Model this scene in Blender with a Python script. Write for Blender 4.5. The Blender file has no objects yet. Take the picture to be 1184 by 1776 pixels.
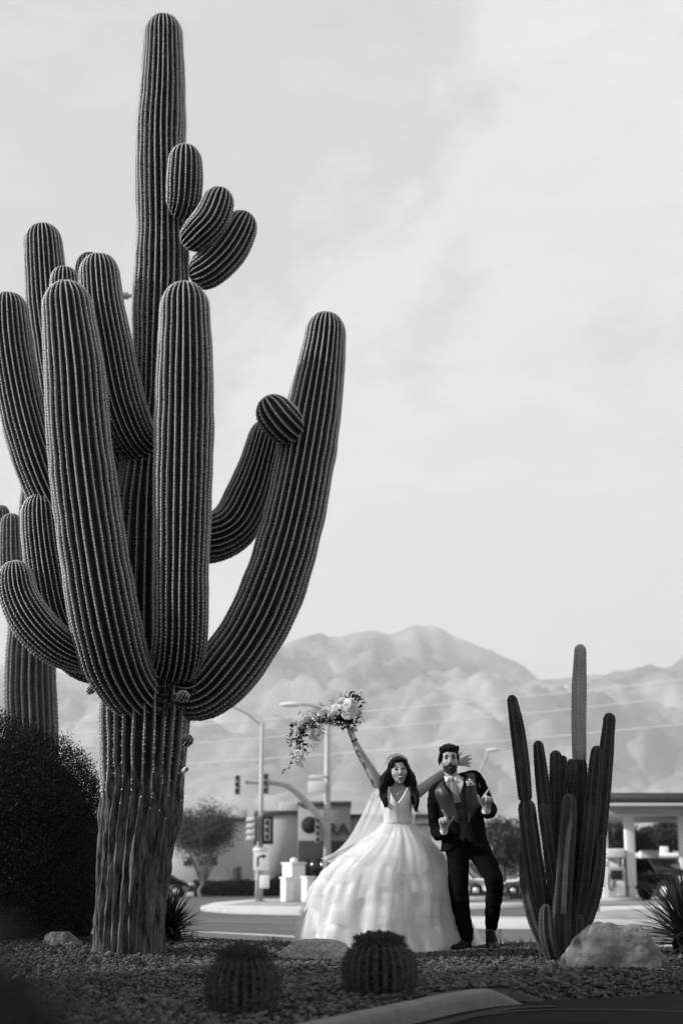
import bpy, bmesh, math, random
import numpy as np
from mathutils import Vector, Matrix, noise
SC = bpy.context.scene
COL = SC.collection
# ---------------------------------------------------------------- camera, sky, sun
F_PX, CX, CY, CAM_Z = 2600.0, 592.0, 888.0, 0.60
TILT = math.atan((1523 - 888) / F_PX)
cam = bpy.data.cameras.new('camera'); camo = bpy.data.objects.new('camera', cam); COL.objects.link(camo)
camo.location = (0, 0, CAM_Z); camo.rotation_euler = (math.pi / 2 + TILT, 0, 0)
cam.sensor_fit = 'VERTICAL'; cam.sensor_height = 36.0; cam.sensor_width = 24.0; cam.lens = F_PX / 1776 * 36
cam.clip_start = 0.05; cam.clip_end = 60000
cam.dof.use_dof = True; cam.dof.focus_distance = 11.6; cam.dof.aperture_fstop = 2.0; cam.dof.aperture_blades = 0
SC.camera = camo
SUN_EL, SUN_AZ = math.radians(27), math.radians(-12)        # azimuth: how far behind the subject the sun stands, from due left
SUN_DIR = Vector((-math.cos(SUN_EL) * math.cos(SUN_AZ), math.cos(SUN_EL) * math.sin(SUN_AZ), math.sin(SUN_EL)))
sl = bpy.data.lights.new('sun', 'SUN'); slo = bpy.data.objects.new('sun', sl); COL.objects.link(slo)
sl.energy = 5.0; sl.angle = math.radians(0.5); sl.color = (1, 1, 1)
slo.rotation_euler = SUN_DIR.to_track_quat('Z', 'Y').to_euler()
W = bpy.data.worlds.new('World'); SC.world = W; W.use_nodes = True
wn, wl = W.node_tree.nodes, W.node_tree.links
wn.clear()
wo = wn.new('ShaderNodeOutputWorld'); bg = wn.new('ShaderNodeBackground')
sky = wn.new('ShaderNodeTexSky'); sky.sky_type = 'NISHITA'; sky.sun_disc = False
sky.sun_elevation = SUN_EL; sky.sun_rotation = math.atan2(SUN_DIR.x, SUN_DIR.y)
bw = wn.new('ShaderNodeRGBToBW'); wl.new(sky.outputs[0], bw.inputs[0])
tc = wn.new('ShaderNodeTexCoord')
def wmap(sx, sy, sz, lx=0):
    m = wn.new('ShaderNodeMapping'); m.inputs['Scale'].default_value = (sx, sy, sz); m.inputs['Location'].default_value = (lx, lx * .7, lx * .3)
    wl.new(tc.outputs['Generated'], m.inputs['Vector']); return m
def wnoise(m, sc, det, rough, dist=0.0):
    n = wn.new('ShaderNodeTexNoise'); n.inputs['Scale'].default_value = sc; n.inputs['Detail'].default_value = det
    n.inputs['Roughness'].default_value = rough; n.inputs['Distortion'].default_value = dist
    wl.new(m.outputs[0], n.inputs['Vector']); return n
def wrange(src, a, b, c, d):
    r = wn.new('ShaderNodeMapRange'); r.interpolation_type = 'SMOOTHSTEP'
    for k, v in zip((1, 2, 3, 4), (a, b, c, d)): r.inputs[k].default_value = v
    wl.new(src, r.inputs[0]); return r
def wmath(op, a, b):
    m = wn.new('ShaderNodeMath'); m.operation = op
    for i, s in enumerate((a, b)):
        if isinstance(s, (int, float)): m.inputs[i].default_value = s
        else: wl.new(s, m.inputs[i])
    return m.outputs[0]
n1 = wnoise(wmap(1, 1, 1.35, 4.4), 5.2, 9, .55, .3)
n2 = wnoise(wmap(1, 1, 2.2, 7.1), 11.0, 8, .6, .4)
def blob(px, py, r, amt):
    x, u = (px - 592.0) / F_PX, (888.0 - py) / F_PX
    d = Vector((x, math.cos(TILT) - u * math.sin(TILT), math.sin(TILT) + u * math.cos(TILT))).normalized()     # where this cloud bank stands in the sky
    v = wn.new('ShaderNodeVectorMath'); v.operation = 'DISTANCE'; wl.new(tc.outputs['Generated'], v.inputs[0]); v.inputs[1].default_value = d
    return wrange(v.outputs['Value'], 0, r, amt, 0).outputs[0]
bank = wmath('ADD', wmath('ADD', blob(1120, 190, .17, .22), blob(850, 900, .38, .20)), wmath('ADD', blob(120, 150, .26, -.16), blob(700, 60, .16, -.08)))
veil = wrange(wmath('ADD', n1.outputs[0], bank), .47, .62, 0, 1)
wisps = wrange(n2.outputs[0], .42, .66, 0, 1)
cl = wmath('ADD', wmath('MULTIPLY', veil.outputs[0], .75), wmath('MULTIPLY', wisps.outputs[0], .22))
# cloud brightness over a thin overcast: the sky in the photograph is a pale veil with brighter banks
SKY_BASE, SKY_CLOUD, SKY_MIX = 6.4, 8.9, .95
cb = wmath('ADD', wmath('MULTIPLY', cl, SKY_CLOUD - SKY_BASE), SKY_BASE)
mixn = wmath('ADD', wmath('MULTIPLY', bw.outputs[0], 1 - SKY_MIX), wmath('MULTIPLY', cb, SKY_MIX))
wl.new(mixn, bg.inputs[0]); bg.inputs[1].default_value = 0.10
wl.new(bg.outputs[0], wo.inputs[0])
vs = SC.view_settings; vs.view_transform = 'Standard'; vs.look = 'None'; vs.gamma = 1; vs.use_curve_mapping = False; vs.exposure = 0.0
SC.cycles.max_bounces = 6; SC.cycles.transparent_max_bounces = 12; SC.cycles.volume_bounces = 1
# ---------------------------------------------------------------- pixel -> place helpers
st, ct = math.sin(TILT), math.cos(TILT)
def at(px, py, Y):
    """the point at distance Y in front of the camera that the photograph shows at px, py"""
    x, u = (px - CX) / F_PX, (CY - py) / F_PX
    dy, dz = ct - u * st, st + u * ct
    k = Y / dy
    return Vector((x * k, Y, CAM_Z + dz * k))
def gp(px, py, z):
    x, u = (px - CX) / F_PX, (CY - py) / F_PX
    dy, dz = ct - u * st, st + u * ct
    k = (z - CAM_Z) / dz
    return Vector((x * k, dy * k, z))
def msz(npx, Y): return npx * Y / F_PX * 1.03
# ---------------------------------------------------------------- objects
ORI = {}
def thing(name, label, cat, loc=(0, 0, 0), group=None, rotz=0):
    o = bpy.data.objects.new(name, None); COL.objects.link(o); o.location = loc; o.rotation_euler = (0, 0, rotz)
    o.empty_display_size = .1
    o['label'] = label; o['category'] = cat
    if group: o['group'] = group
    ORI[o.name] = Vector(loc)
    return o
class G:
    """vertices and faces gathered into one mesh"""
    def __init__(s): s.V = []; s.F = []; s.n = 0; s.A = {}
    def add(s, V, F, **attrs):
        V = np.asarray(V, dtype=float).reshape(-1, 3)
        if len(V) == 0: return s
        s.V.append(V)
        for f in (F if isinstance(F, list) and len(F) and isinstance(F[0], np.ndarray) and F[0].ndim == 2 else [np.asarray(F)]):
            if f.dtype == object:
                for q in f: s.F.append(np.asarray([q], dtype=np.int64) + s.n)
            else: s.F.append(f.reshape(-1, f.shape[-1]).astype(np.int64) + s.n)
        for k in set(list(attrs) + list(s.A)):
            s.A.setdefault(k, [np.zeros(s.n)] if s.n else [])
            s.A[k].append(np.broadcast_to(np.asarray(attrs.get(k, 0.0), dtype=float), (len(V),)).copy())
        s.n += len(V); return s
    def join(s, o):
        for v in [np.concatenate(o.V)] if o.V else []:
            n0 = s.n; s.V.append(v); s.F += [f + n0 for f in o.F]; s.n += len(v)
        return s
    def mesh(s, name, off=None, smooth=True):
        me = bpy.data.meshes.new(name)
        V = np.concatenate(s.V); 
        if off is not None: V = V - np.array(off)
        me.vertices.add(len(V)); me.vertices.foreach_set('co', V.astype(np.float32).ravel())
        loops = np.concatenate([f.ravel() for f in s.F]); tot = np.concatenate([np.full(len(f), f.shape[1]) for f in s.F])
        me.loops.add(len(loops)); me.loops.foreach_set('vertex_index', loops.astype(np.int32))
        me.polygons.add(len(tot)); start = np.concatenate([[0], np.cumsum(tot)[:-1]])
        me.polygons.foreach_set('loop_start', start.astype(np.int32)); me.polygons.foreach_set('loop_total', tot.astype(np.int32))
        for k, a in s.A.items():
            at_ = me.attributes.new(k, 'FLOAT', 'POINT'); at_.data.foreach_set('value', np.concatenate(a).astype(np.float32))
        me.update(calc_edges=True); me.validate()
        if smooth: me.shade_smooth()
        return me
def obj(name, me, mat, parent=None, kind=None, label=None, cat=None, group=None):
    if mat is not None and len(me.materials) == 0: me.materials.append(mat)
    o = bpy.data.objects.new(name, me); COL.objects.link(o)
    if parent is not None: o.parent = parent; ORI[o.name] = ORI[parent.name]
    if kind: o['kind'] = kind
    if label: o['label'] = label
    if cat: o['category'] = cat
    if group: o['group'] = group
    return o
def part(name, g, mat, parent, smooth=True, local=False, kind=None, label=None):
    me = g if isinstance(g, bpy.types.Mesh) else g.mesh(name, None if local else ORI[parent.name], smooth)
    return obj(name, me, mat, parent, kind, label)
def solo(name, g, mat, label=None, cat=None, kind=None, group=None, smooth=True, base=None):
    """a thing that is one mesh; base = its foot"""
    me = g.mesh(name, base, smooth)
    o = obj(name, me, mat, None, kind, label, cat, group)
    if base is not None: o.location = base
    ORI[o.name] = Vector(base) if base is not None else Vector((0, 0, 0))
    return o
def kids(o): return [c for c in bpy.data.objects if c.parent == o]
def copy_tree(o, parent=None):
    c = o.copy(); COL.objects.link(c)
    if parent: c.parent = parent
    for ch in kids(o): copy_tree(ch, c)
    return c
# ---------------------------------------------------------------- materials
def mat(name, v, rough=.85, var=0.0, scale=8.0, bump=0.0, bscale=40.0, spec=.12, metal=0.0, sheen=0, coat=0, stretch=None, coord='Object', detail=6):
    m = bpy.data.materials.new(name); m.use_nodes = True; nt = m.node_tree; b = nt.nodes['Principled BSDF']
    b.inputs['Base Color'].default_value = (v, v, v, 1); b.inputs['Roughness'].default_value = rough
    b.inputs['Specular IOR Level'].default_value = spec; b.inputs['Metallic'].default_value = metal
    if sheen: b.inputs['Sheen Weight'].default_value = sheen; b.inputs['Sheen Roughness'].default_value = .5
    if coat: b.inputs['Coat Weight'].default_value = coat
    t = nt.nodes.new('ShaderNodeTexCoord'); src = t.outputs[coord]
    if stretch:
        mp = nt.nodes.new('ShaderNodeMapping'); mp.inputs['Scale'].default_value = stretch; nt.links.new(src, mp.inputs[0]); src = mp.outputs[0]
    if var:
        n = nt.nodes.new('ShaderNodeTexNoise'); n.inputs['Scale'].default_value = scale; n.inputs['Detail'].default_value = detail; n.inputs['Roughness'].default_value = .6
        nt.links.new(src, n.inputs['Vector'])
        r = nt.nodes.new('ShaderNodeMapRange'); r.inputs[1].default_value = .3; r.inputs[2].default_value = .7
        r.inputs[3].default_value = v * (1 - var); r.inputs[4].default_value = v * (1 + var); nt.links.new(n.outputs[0], r.inputs[0])
        nt.links.new(r.outputs[0], b.inputs['Base Color'])
    if bump:
        n = nt.nodes.new('ShaderNodeTexNoise'); n.inputs['Scale'].default_value = bscale; n.inputs['Detail'].default_value = 5
        nt.links.new(src, n.inputs['Vector'])
        bp = nt.nodes.new('ShaderNodeBump'); bp.inputs['Strength'].default_value = bump; bp.inputs['Distance'].default_value = .02
        nt.links.new(n.outputs[0], bp.inputs['Height']); nt.links.new(bp.outputs[0], b.inputs['Normal'])
    return m
def leaf_mat(name, v, trans=.25, var=.45, rough=.55):
    m = mat(name, v, rough, spec=.1); nt = m.node_tree; b = nt.nodes['Principled BSDF']
    gi = nt.nodes.new('ShaderNodeNewGeometry'); r = nt.nodes.new('ShaderNodeMapRange')
    r.inputs[3].default_value = v * (1 - var); r.inputs[4].default_value = v * (1 + var)
    nt.links.new(gi.outputs['Random Per Island'], r.inputs[0]); nt.links.new(r.outputs[0], b.inputs['Base Color'])
    tr = nt.nodes.new('ShaderNodeBsdfTranslucent'); nt.links.new(r.outputs[0], tr.inputs[0])
    mx = nt.nodes.new('ShaderNodeMixShader'); mx.inputs[0].default_value = trans
    nt.links.new(b.outputs[0], mx.inputs[1]); nt.links.new(tr.outputs[0], mx.inputs[2]); nt.links.new(mx.outputs[0], nt.nodes['Material Output'].inputs[0])
    return m
def sheer(name, v, opac, trans=.4):
    m = bpy.data.materials.new(name); m.use_nodes = True; nt = m.node_tree; b = nt.nodes['Principled BSDF']
    b.inputs['Base Color'].default_value = (v, v, v, 1); b.inputs['Roughness'].default_value = .8
    tr = nt.nodes.new('ShaderNodeBsdfTranslucent'); tr.inputs[0].default_value = (v, v, v, 1)
    tp = nt.nodes.new('ShaderNodeBsdfTransparent')
    a = nt.nodes.new('ShaderNodeMixShader'); a.inputs[0].default_value = trans; nt.links.new(b.outputs[0], a.inputs[1]); nt.links.new(tr.outputs[0], a.inputs[2])
    c = nt.nodes.new('ShaderNodeMixShader'); c.inputs[0].default_value = opac; nt.links.new(tp.outputs[0], c.inputs[1]); nt.links.new(a.outputs[0], c.inputs[2])
    nt.links.new(c.outputs[0], nt.nodes['Material Output'].inputs[0])
    return m
def cactus_mat(name, body, crest, var=.35, barkv=.13):
    """ribbed cactus skin: paler felted rib crests (attribute crest), corky bark low on old stems (attribute bark)"""
    m = mat(name, body, .75, spec=.02); nt = m.node_tree; N = nt.nodes; Lk = nt.links; b = N['Principled BSDF']
    t = N.new('ShaderNodeTexCoord')
    def nz(sc, stretch=None, det=5):
        n = N.new('ShaderNodeTexNoise'); n.inputs['Scale'].default_value = sc; n.inputs['Detail'].default_value = det; n.inputs['Roughness'].default_value = .65
        if stretch:
            mp = N.new('ShaderNodeMapping'); mp.inputs['Scale'].default_value = stretch; Lk.new(t.outputs['Object'], mp.inputs[0]); Lk.new(mp.outputs[0], n.inputs['Vector'])
        else: Lk.new(t.outputs['Object'], n.inputs['Vector'])
        return n
    def rng(src, a, b_, c, d):
        r = N.new('ShaderNodeMapRange')
        for k, v_ in zip((1, 2, 3, 4), (a, b_, c, d)): r.inputs[k].default_value = v_
        Lk.new(src, r.inputs[0]); return r.outputs[0]
    def mixv(f, a, b_):
        mx = N.new('ShaderNodeMix'); mx.data_type = 'FLOAT'
        for i, s in zip((0, 2, 3), (f, a, b_)):
            if isinstance(s, (int, float)): mx.inputs[i].default_value = s
            else: Lk.new(s, mx.inputs[i])
        return mx.outputs[0]
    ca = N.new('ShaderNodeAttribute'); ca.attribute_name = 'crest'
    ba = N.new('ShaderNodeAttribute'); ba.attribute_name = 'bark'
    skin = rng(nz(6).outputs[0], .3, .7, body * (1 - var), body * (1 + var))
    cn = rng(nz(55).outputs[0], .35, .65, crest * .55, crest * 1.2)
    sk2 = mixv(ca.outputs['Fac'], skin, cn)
    bn = rng(nz(8, (3.2, 3.2, .55), 8).outputs[0], .38, .64, barkv * .12, barkv * 1.7)
    mm = N.new('ShaderNodeMath'); mm.operation = 'ADD'; Lk.new(ba.outputs['Fac'], mm.inputs[0]); Lk.new(rng(nz(3.5, (2.5, 2.5, 1)).outputs[0], .3, .7, -.45, .45), mm.inputs[1])
    mk = rng(mm.outputs[0], .4, .6, 0, 1)
    cb = N.new('ShaderNodeMath'); cb.operation = 'MULTIPLY'; cb.inputs[1].default_value = .35; Lk.new(ca.outputs['Fac'], cb.inputs[0]); bn2 = mixv(cb.outputs[0], bn, barkv * 2.2); fin = mixv(mk, sk2, bn2); Lk.new(fin, b.inputs['Base Color'])
    bp = N.new('ShaderNodeBump'); bp.inputs['Distance'].default_value = .03; Lk.new(mixv(mk, .12, 1.0), bp.inputs['Strength'])
    Lk.new(nz(16, (2.8, 2.8, .5), 8).outputs[0], bp.inputs['Height']); Lk.new(bp.outputs[0], b.inputs['Normal'])
    return m
# ---------------------------------------------------------------- geometry helpers
def unit(v): return v / (np.linalg.norm(v, axis=-1, keepdims=True) + 1e-12)
def catmull(P, n):
    """n points evenly along the curve through P (k x d)"""
    P = np.asarray(P, float)
    if len(P) == 2: P = np.array([P[0], (P[0] + P[1]) / 2, P[1]])
    Q = np.vstack([2 * P[0] - P[1], P, 2 * P[-1] - P[-2]]); out = []
    for i in range(len(P) - 1):
        a, b, c, d = Q[i:i + 4]; t = np.linspace(0, 1, 24, endpoint=False)[:, None]
        out.append(.5 * (2 * b + (c - a) * t + (2 * a - 5 * b + 4 * c - d) * t ** 2 + (3 * b - a - 3 * c + d) * t ** 3))
    out = np.vstack(out + [P[-1:]])
    L = np.concatenate([[0], np.cumsum(np.linalg.norm(np.diff(out[:, :3], axis=0), axis=1))])
    s = np.linspace(0, L[-1], n) if np.isscalar(n) else np.asarray(n) * L[-1]
    return np.stack([np.interp(s, L, out[:, k]) for k in range(out.shape[1])], 1), s
def frames(P, hint=None):
    T = np.gradient(P, axis=0); T = unit(T)
    A = np.zeros_like(P)
    h = np.array(hint if hint is not None else (1, 0, 0), float)
    if hint is not None:
        A = h[None] - (T @ h)[:, None] * T; A = unit(A)
    else:
        a = h - T[0] @ h * T[0]; a /= np.linalg.norm(a); A[0] = a
        for i in range(1, len(P)):
            a = A[i - 1] - (A[i - 1] @ T[i]) * T[i]; A[i] = a / np.linalg.norm(a)
    return T, A, np.cross(T, A)
def grid_faces(nr, nc, wrap=True):
    i = np.arange(nr - 1)[:, None]; j = np.arange(nc if wrap else nc - 1)[None]
    j2 = (j + 1) % nc
    return np.stack([i * nc + j, i * nc + j2, (i + 1) * nc + j2, (i + 1) * nc + j], -1).reshape(-1, 4)
def tube(P, ra, rb=None, hint=None, seg=14, n=None, caps=True, g=None):
    """smooth tube through P with radii ra (along hint) and rb"""
    P = np.asarray([list(p) for p in P], float); k = len(P)
    ra = np.broadcast_to(np.asarray(ra, float), (k,)); rb = ra if rb is None else np.broadcast_to(np.asarray(rb, float), (k,))
    C, s = catmull(np.column_stack([P, ra, rb]), n or max(6, 5 * (k - 1)))
    P, ra, rb = C[:, :3], np.maximum(C[:, 3], 1e-4), np.maximum(C[:, 4], 1e-4)
    T, A, B = frames(P, hint)
    if caps:
        pre, post = [], []
        for q in (.9, .6, .25):
            w = math.sqrt(1 - q * q); r0 = min(ra[0], rb[0]); r1 = min(ra[-1], rb[-1])
            pre.append((P[0] - T[0] * r0 * q, ra[0] * w, rb[0] * w)); post.insert(0, (P[-1] + T[-1] * r1 * q, ra[-1] * w, rb[-1] * w))
        P = np.vstack([[p[0] for p in pre], P, [p[0] for p in post]])
        ra = np.concatenate([[p[1] for p in pre], ra, [p[1] for p in post]]); rb = np.concatenate([[p[2] for p in pre], rb, [p[2] for p in post]])
        A = np.vstack([A[:1]] * 3 + [A] + [A[-1:]] * 3); B = np.vstack([B[:1]] * 3 + [B] + [B[-1:]] * 3)
    th = np.linspace(0, 2 * math.pi, seg, endpoint=False)
    V = P[:, None] + A[:, None] * (ra[:, None] * np.cos(th))[..., None] + B[:, None] * (rb[:, None] * np.sin(th))[..., None]
    nr = len(P); V = V.reshape(-1, 3)
    F = [grid_faces(nr, seg)]
    if caps: F += [np.arange(seg)[::-1][None], (np.arange(seg) + (nr - 1) * seg)[None]]
    g = g or G(); g.add(V, F); return g
def ell(c, r, R=None, seg=16, rings=10, g=None):
    g = g or G(); ph = np.linspace(.12, math.pi - .12, rings); th = np.linspace(0, 2 * math.pi, seg, endpoint=False)
    V = np.stack([np.outer(np.sin(ph), np.cos(th)), np.outer(np.sin(ph), np.sin(th)), np.outer(np.cos(ph), np.ones(seg))], -1).reshape(-1, 3) * np.array(r)
    if R is not None: V = V @ np.array(R).T
    g.add(V + np.array(list(c)), [grid_faces(rings, seg), np.arange(seg)[::-1][None], (np.arange(seg) + (rings - 1) * seg)[None]]); return g
BOXF = np.array([[0, 3, 2, 1], [4, 5, 6, 7], [0, 1, 5, 4], [1, 2, 6, 5], [2, 3, 7, 6], [3, 0, 4, 7]])
def box(x0, x1, y0, y1, z0, z1, g=None, bev=0.0):
    g = g or G()
    if bev <= 0:
        g.add([(x0, y0, z0), (x1, y0, z0), (x1, y1, z0), (x0, y1, z0), (x0, y0, z1), (x1, y0, z1), (x1, y1, z1), (x0, y1, z1)], BOXF); return g
    bm = bmesh.new(); bmesh.ops.create_cube(bm, size=1, matrix=Matrix.Translation(((x0 + x1) / 2, (y0 + y1) / 2, (z0 + z1) / 2)) @ Matrix.Diagonal((x1 - x0, y1 - y0, z1 - z0, 1)))
    bmesh.ops.bevel(bm, geom=bm.edges[:], offset=bev, segments=2, affect='EDGES', profile=.5)
    bm.verts.index_update(); V = [v.co[:] for v in bm.verts]
    d = {}
    for f in bm.faces: d.setdefault(len(f.verts), []).append([v.index for v in f.verts])
    bm.free(); g.add(V, [np.array(x) for x in d.values()]); return g
def prism(poly, axis_pts, g=None):
    """poly (n x 3) swept by the offsets in axis_pts, closed"""
    g = g or G(); poly = np.asarray(poly, float); n = len(poly); k = len(axis_pts)
    V = np.concatenate([poly + np.array(list(a)) for a in axis_pts])
    g.add(V, [grid_faces(k, n), np.arange(n)[::-1][None], (np.arange(n) + (k - 1) * n)[None]]); return g
def slab(pts, z0, z1, g=None):
    p = [(q[0], q[1], 0) for q in pts]
    a = sum(p[i][0] * p[(i + 1) % len(p)][1] - p[(i + 1) % len(p)][0] * p[i][1] for i in range(len(p)))
    if a < 0: p = p[::-1]
    return prism(p, [(0, 0, z0), (0, 0, z1)], g)
def sheet(pts, z, g=None):
    g = g or G(); V = [(q[0], q[1], z) for q in pts]
    a = sum(V[i][0] * V[(i + 1) % len(V)][1] - V[(i + 1) % len(V)][0] * V[i][1] for i in range(len(V)))
    if a < 0: V = V[::-1]
    g.add(V, np.arange(len(V))[None]); return g
def cyl(p0, p1, r0, r1=None, seg=16, g=None):
    p0, p1 = np.array(list(p0), float), np.array(list(p1), float); r1 = r0 if r1 is None else r1
    t = unit(p1 - p0); h = np.array([1, 0, 0]) if abs(t[0]) < .8 else np.array([0, 1, 0]); a = unit(np.cross(t, h)); b = np.cross(t, a)
    th = np.linspace(0, 2 * math.pi, seg, endpoint=False); c = np.outer(np.cos(th), a) + np.outer(np.sin(th), b)
    g = g or G(); g.add(np.vstack([p0 + c * r0, p1 + c * r1]), [grid_faces(2, seg), np.arange(seg)[::-1][None], (np.arange(seg) + seg)[None]]); return g
def remesh(g, name, voxel=.008, smooth=3, disp=None, off=None):
    me = g.mesh(name, off)
    o = bpy.data.objects.new('tmp', me); COL.objects.link(o)
    m = o.modifiers.new('r', 'REMESH'); m.mode = 'VOXEL'; m.voxel_size = voxel; m.adaptivity = 0; m.use_smooth_shade = True
    if smooth: s = o.modifiers.new('s', 'SMOOTH'); s.iterations = smooth; s.factor = .5
    dg = bpy.context.evaluated_depsgraph_get(); dg.update()
    out = bpy.data.meshes.new_from_object(o.evaluated_get(dg)); out.name = name
    bpy.data.objects.remove(o); bpy.data.meshes.remove(me)
    if disp:
        nv = len(out.vertices); co = np.zeros(nv * 3, np.float32); no = np.zeros(nv * 3, np.float32)
        out.vertices.foreach_get('co', co); out.vertices.foreach_get('normal', no); co = co.reshape(-1, 3); no = no.reshape(-1, 3)
        o3 = np.array(off if off is not None else (0, 0, 0))
        d = np.array([disp(Vector(c + o3), Vector(n_)) for c, n_ in zip(co, no)], dtype=np.float32)
        out.vertices.foreach_set('co', (co + no * d[:, None]).astype(np.float32).ravel()); out.update()
    out.shade_smooth()
    return out
def leaves(C, size, rng, aspect=2.2, up=0.0, D=None):
    """one small folded leaf at each point of C"""
    n = len(C); size = np.broadcast_to(size, (n,))
    a = unit(rng.normal(size=(n, 3)) + np.array([0, 0, up])) if D is None else unit(D)
    b = unit(np.cross(a, rng.normal(size=(n, 3)))); c = np.cross(a, b)
    L = size[:, None]; w = L / aspect / 2
    V = np.stack([C, C + a * L * .45 + b * w + c * w * .5, C + a * L, C + a * L * .45 - b * w + c * w * .5], 1).reshape(-1, 3)
    i = np.arange(n)[:, None] * 4
    F = np.concatenate([i + np.array([[0, 1, 2]]), i + np.array([[0, 2, 3]])])
    return V, F
# ================================================================ THE SETTING
RNG = np.random.default_rng(7); random.seed(7)
ROAD_Z = -0.45
def sst(a, b, x):
    t = np.clip((np.asarray(x, float) - a) / (b - a), 0, 1); return t * t * (3 - 2 * t)
KL = np.array([(-3.2, -.97), (-.22, 6.33), (.72, 8.62), (1.02, 8.85), (1.4, 8.98), (2.2, 9.55), (3.4, 10.4), (6, 12.2)])   # near edge of the gravel bed
def edge_y(x): return np.interp(x, KL[:, 0], KL[:, 1])
def edge_x(y): return np.interp(y, [-3, 0, 2.2, 3.5, 5.0, 6.33, 8.62], [-.05, -.05, -.1, -.5, -.72, -.22, .72])
def in_bed(x, y, m=0.0): return np.where(y < 8.62, edge_x(y) - x > m, (y - edge_y(x) > m) | (x < .72))
def gz(x, y):
    x = np.asarray(x, float); y = np.asarray(y, float)
    z = .09 * sst(.1, -1.2, x) * sst(11.0, 13.4, y)
    z = z + .02 * np.sin(x * 1.3 + y * .9) + .012 * np.sin(x * 3.1 - y * 2.2 + 1)
    z = z * sst(6, 8, y)
    z = z - (.42 + .1) * sst(14.0, 16.2, y)
    z = z - .10 * sst(.5, -.05, y - edge_y(x)) * sst(.9, 1.3, x) - .01
    return z
M_ground = mat('dry_ground', .22, var=.35, scale=.6, bump=.4, bscale=3)
M_bed = mat('bed_soil', .06, var=.4, scale=9, bump=.6, bscale=60)
M_asph = mat('asphalt', .022, .95, var=.3, scale=5, bump=.5, bscale=220, spec=.05)
M_road = mat('street_asphalt', .10, .8, var=.35, scale=.35, bump=.4, bscale=40, spec=.4, stretch=(.5, 1.5, 1))
M_conc = mat('concrete', .17, .85, var=.22, scale=6, bump=.5, bscale=90)
M_concl = mat('pale_concrete', .42, .85, var=.12, scale=1.5, bump=.3, bscale=30)
M_tar = mat('tar', .012, .6)
M_paint = mat('road_paint', .55, .7, var=.25, scale=3)
S = 14000
solo('ground', sheet([(-S, -300), (S, -300), (S, S), (-S, S)], -.62), M_ground, kind='structure')
# gravel bed: soil surface under the stones
xs = np.concatenate([np.linspace(-16, -4, 40, endpoint=False), np.linspace(-4, 6, 130)]); ys = np.linspace(-2, 17, 160)
g = G(); X, Y = np.meshgrid(xs, ys); Z = gz(X, Y) 
inside = in_bed(X, Y, -.02)
Z = np.where(inside, Z, np.where(X < 1.0, -.55, -.30))
g.add(np.stack([X, Y, Z], -1).reshape(-1, 3), grid_faces(len(ys), len(xs), wrap=False))
solo('gravel_bed', g, M_bed, kind='structure')
# loose stones, joined
N = 105000
py_ = 5.4 + (14.9 - 5.4) * RNG.random(N) ** .85; px_ = (RNG.random(N) * 2 - 1) * (.25 * py_ + .5)
ok = in_bed(px_, py_, .07); px_, py_ = px_[ok], py_[ok]; n = len(px_)
sz = .0085 + .012 * RNG.random(n) ** 2.2; big = RNG.random(n); sz[big < .03] *= 1.5; sz[big < .005] *= 1.5
oc = np.array([(1, 0, 0), (-1, 0, 0), (0, 1, 0), (0, -1, 0), (0, 0, 1), (0, 0, -1)], float)
of = np.array([(0, 2, 4), (2, 1, 4), (1, 3, 4), (3, 0, 4), (2, 0, 5), (1, 2, 5), (3, 1, 5), (0, 3, 5)])
V = oc[None] * (RNG.random((n, 6, 1)) * .6 + .7) + RNG.normal(size=(n, 6, 3)) * .18
V *= (np.stack([RNG.random(n) * .6 + .9, RNG.random(n) * .6 + .7, RNG.random(n) * .35 + .45], 1) * sz[:, None])[:, None]
a = RNG.random(n) * 6.283; ca, sa = np.cos(a)[:, None], np.sin(a)[:, None]
V = np.stack([V[..., 0] * ca - V[..., 1] * sa, V[..., 0] * sa + V[..., 1] * ca, V[..., 2] + V[..., 0] * (RNG.random((n, 1)) - .5) * .8], -1)
V += np.stack([px_, py_, gz(px_, py_) + sz * .35 + .004 + RNG.random(n) * .008], 1)[:, None]
g = G(); g.add(V.reshape(-1, 3), (of[None] + np.arange(n)[:, None, None] * 6).reshape(-1, 3))
M_peb = leaf_mat('gravel_stone', .068, trans=0.0, var=.9, rough=.85)
solo('gravel', g, M_peb, 'crushed dark grey gravel covering the planting bed', 'gravel', 'stuff', smooth=False)
# twigs and litter among the stones are part of the gravel look: a few bigger cobbles stand alone
# driveway and its kerb
solo('driveway', slab([(-.03, -20), (-.03, 0), (-.08, 2.2), (-.47, 3.5), (-.68, 5.0), (-.2, 6.3), (.78, 8.75), (1.02, 8.9), (1.4, 9.05), (2.2, 9.6), (3.4, 10.5), (6, 12.3), (30, 12.3), (30, -20)], -.58, -.075), M_asph, kind='structure', smooth=False)
kp = [(-.05, -2), (-.05, 0), (-.1, 2.2), (-.5, 3.5), (-.72, 5.0), (-.24, 6.27), (.2, 7.32), (.55, 8.13), (.78, 8.52), (.98, 8.68), (1.12, 8.70)]
C_, s_ = catmull(np.array([(x, y, 0) for x, y in kp]), 90)
T_, A_, B_ = frames(C_, hint=None); side = unit(np.stack([T_[:, 1], -T_[:, 0], T_[:, 2] * 0], 1))
prof = np.array([(.055, -.2), (.053, -.03), (.046, .004), (.03, .016), (-.03, .018), (-.046, .01), (-.055, -.2)])
tap = sst(0, .42, s_[-1] - s_)                                  # the kerb's nose dips at its end
V = C_[:, None] + side[:, None] * prof[None, :, :1] * (.55 + .45 * tap)[:, None, None] + np.array([0, 0, 1.]) * np.where(prof[None, :, 1:] > -.1, prof[None, :, 1:] - (1 - tap)[:, None, None] * .12, prof[None, :, 1:])
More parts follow.
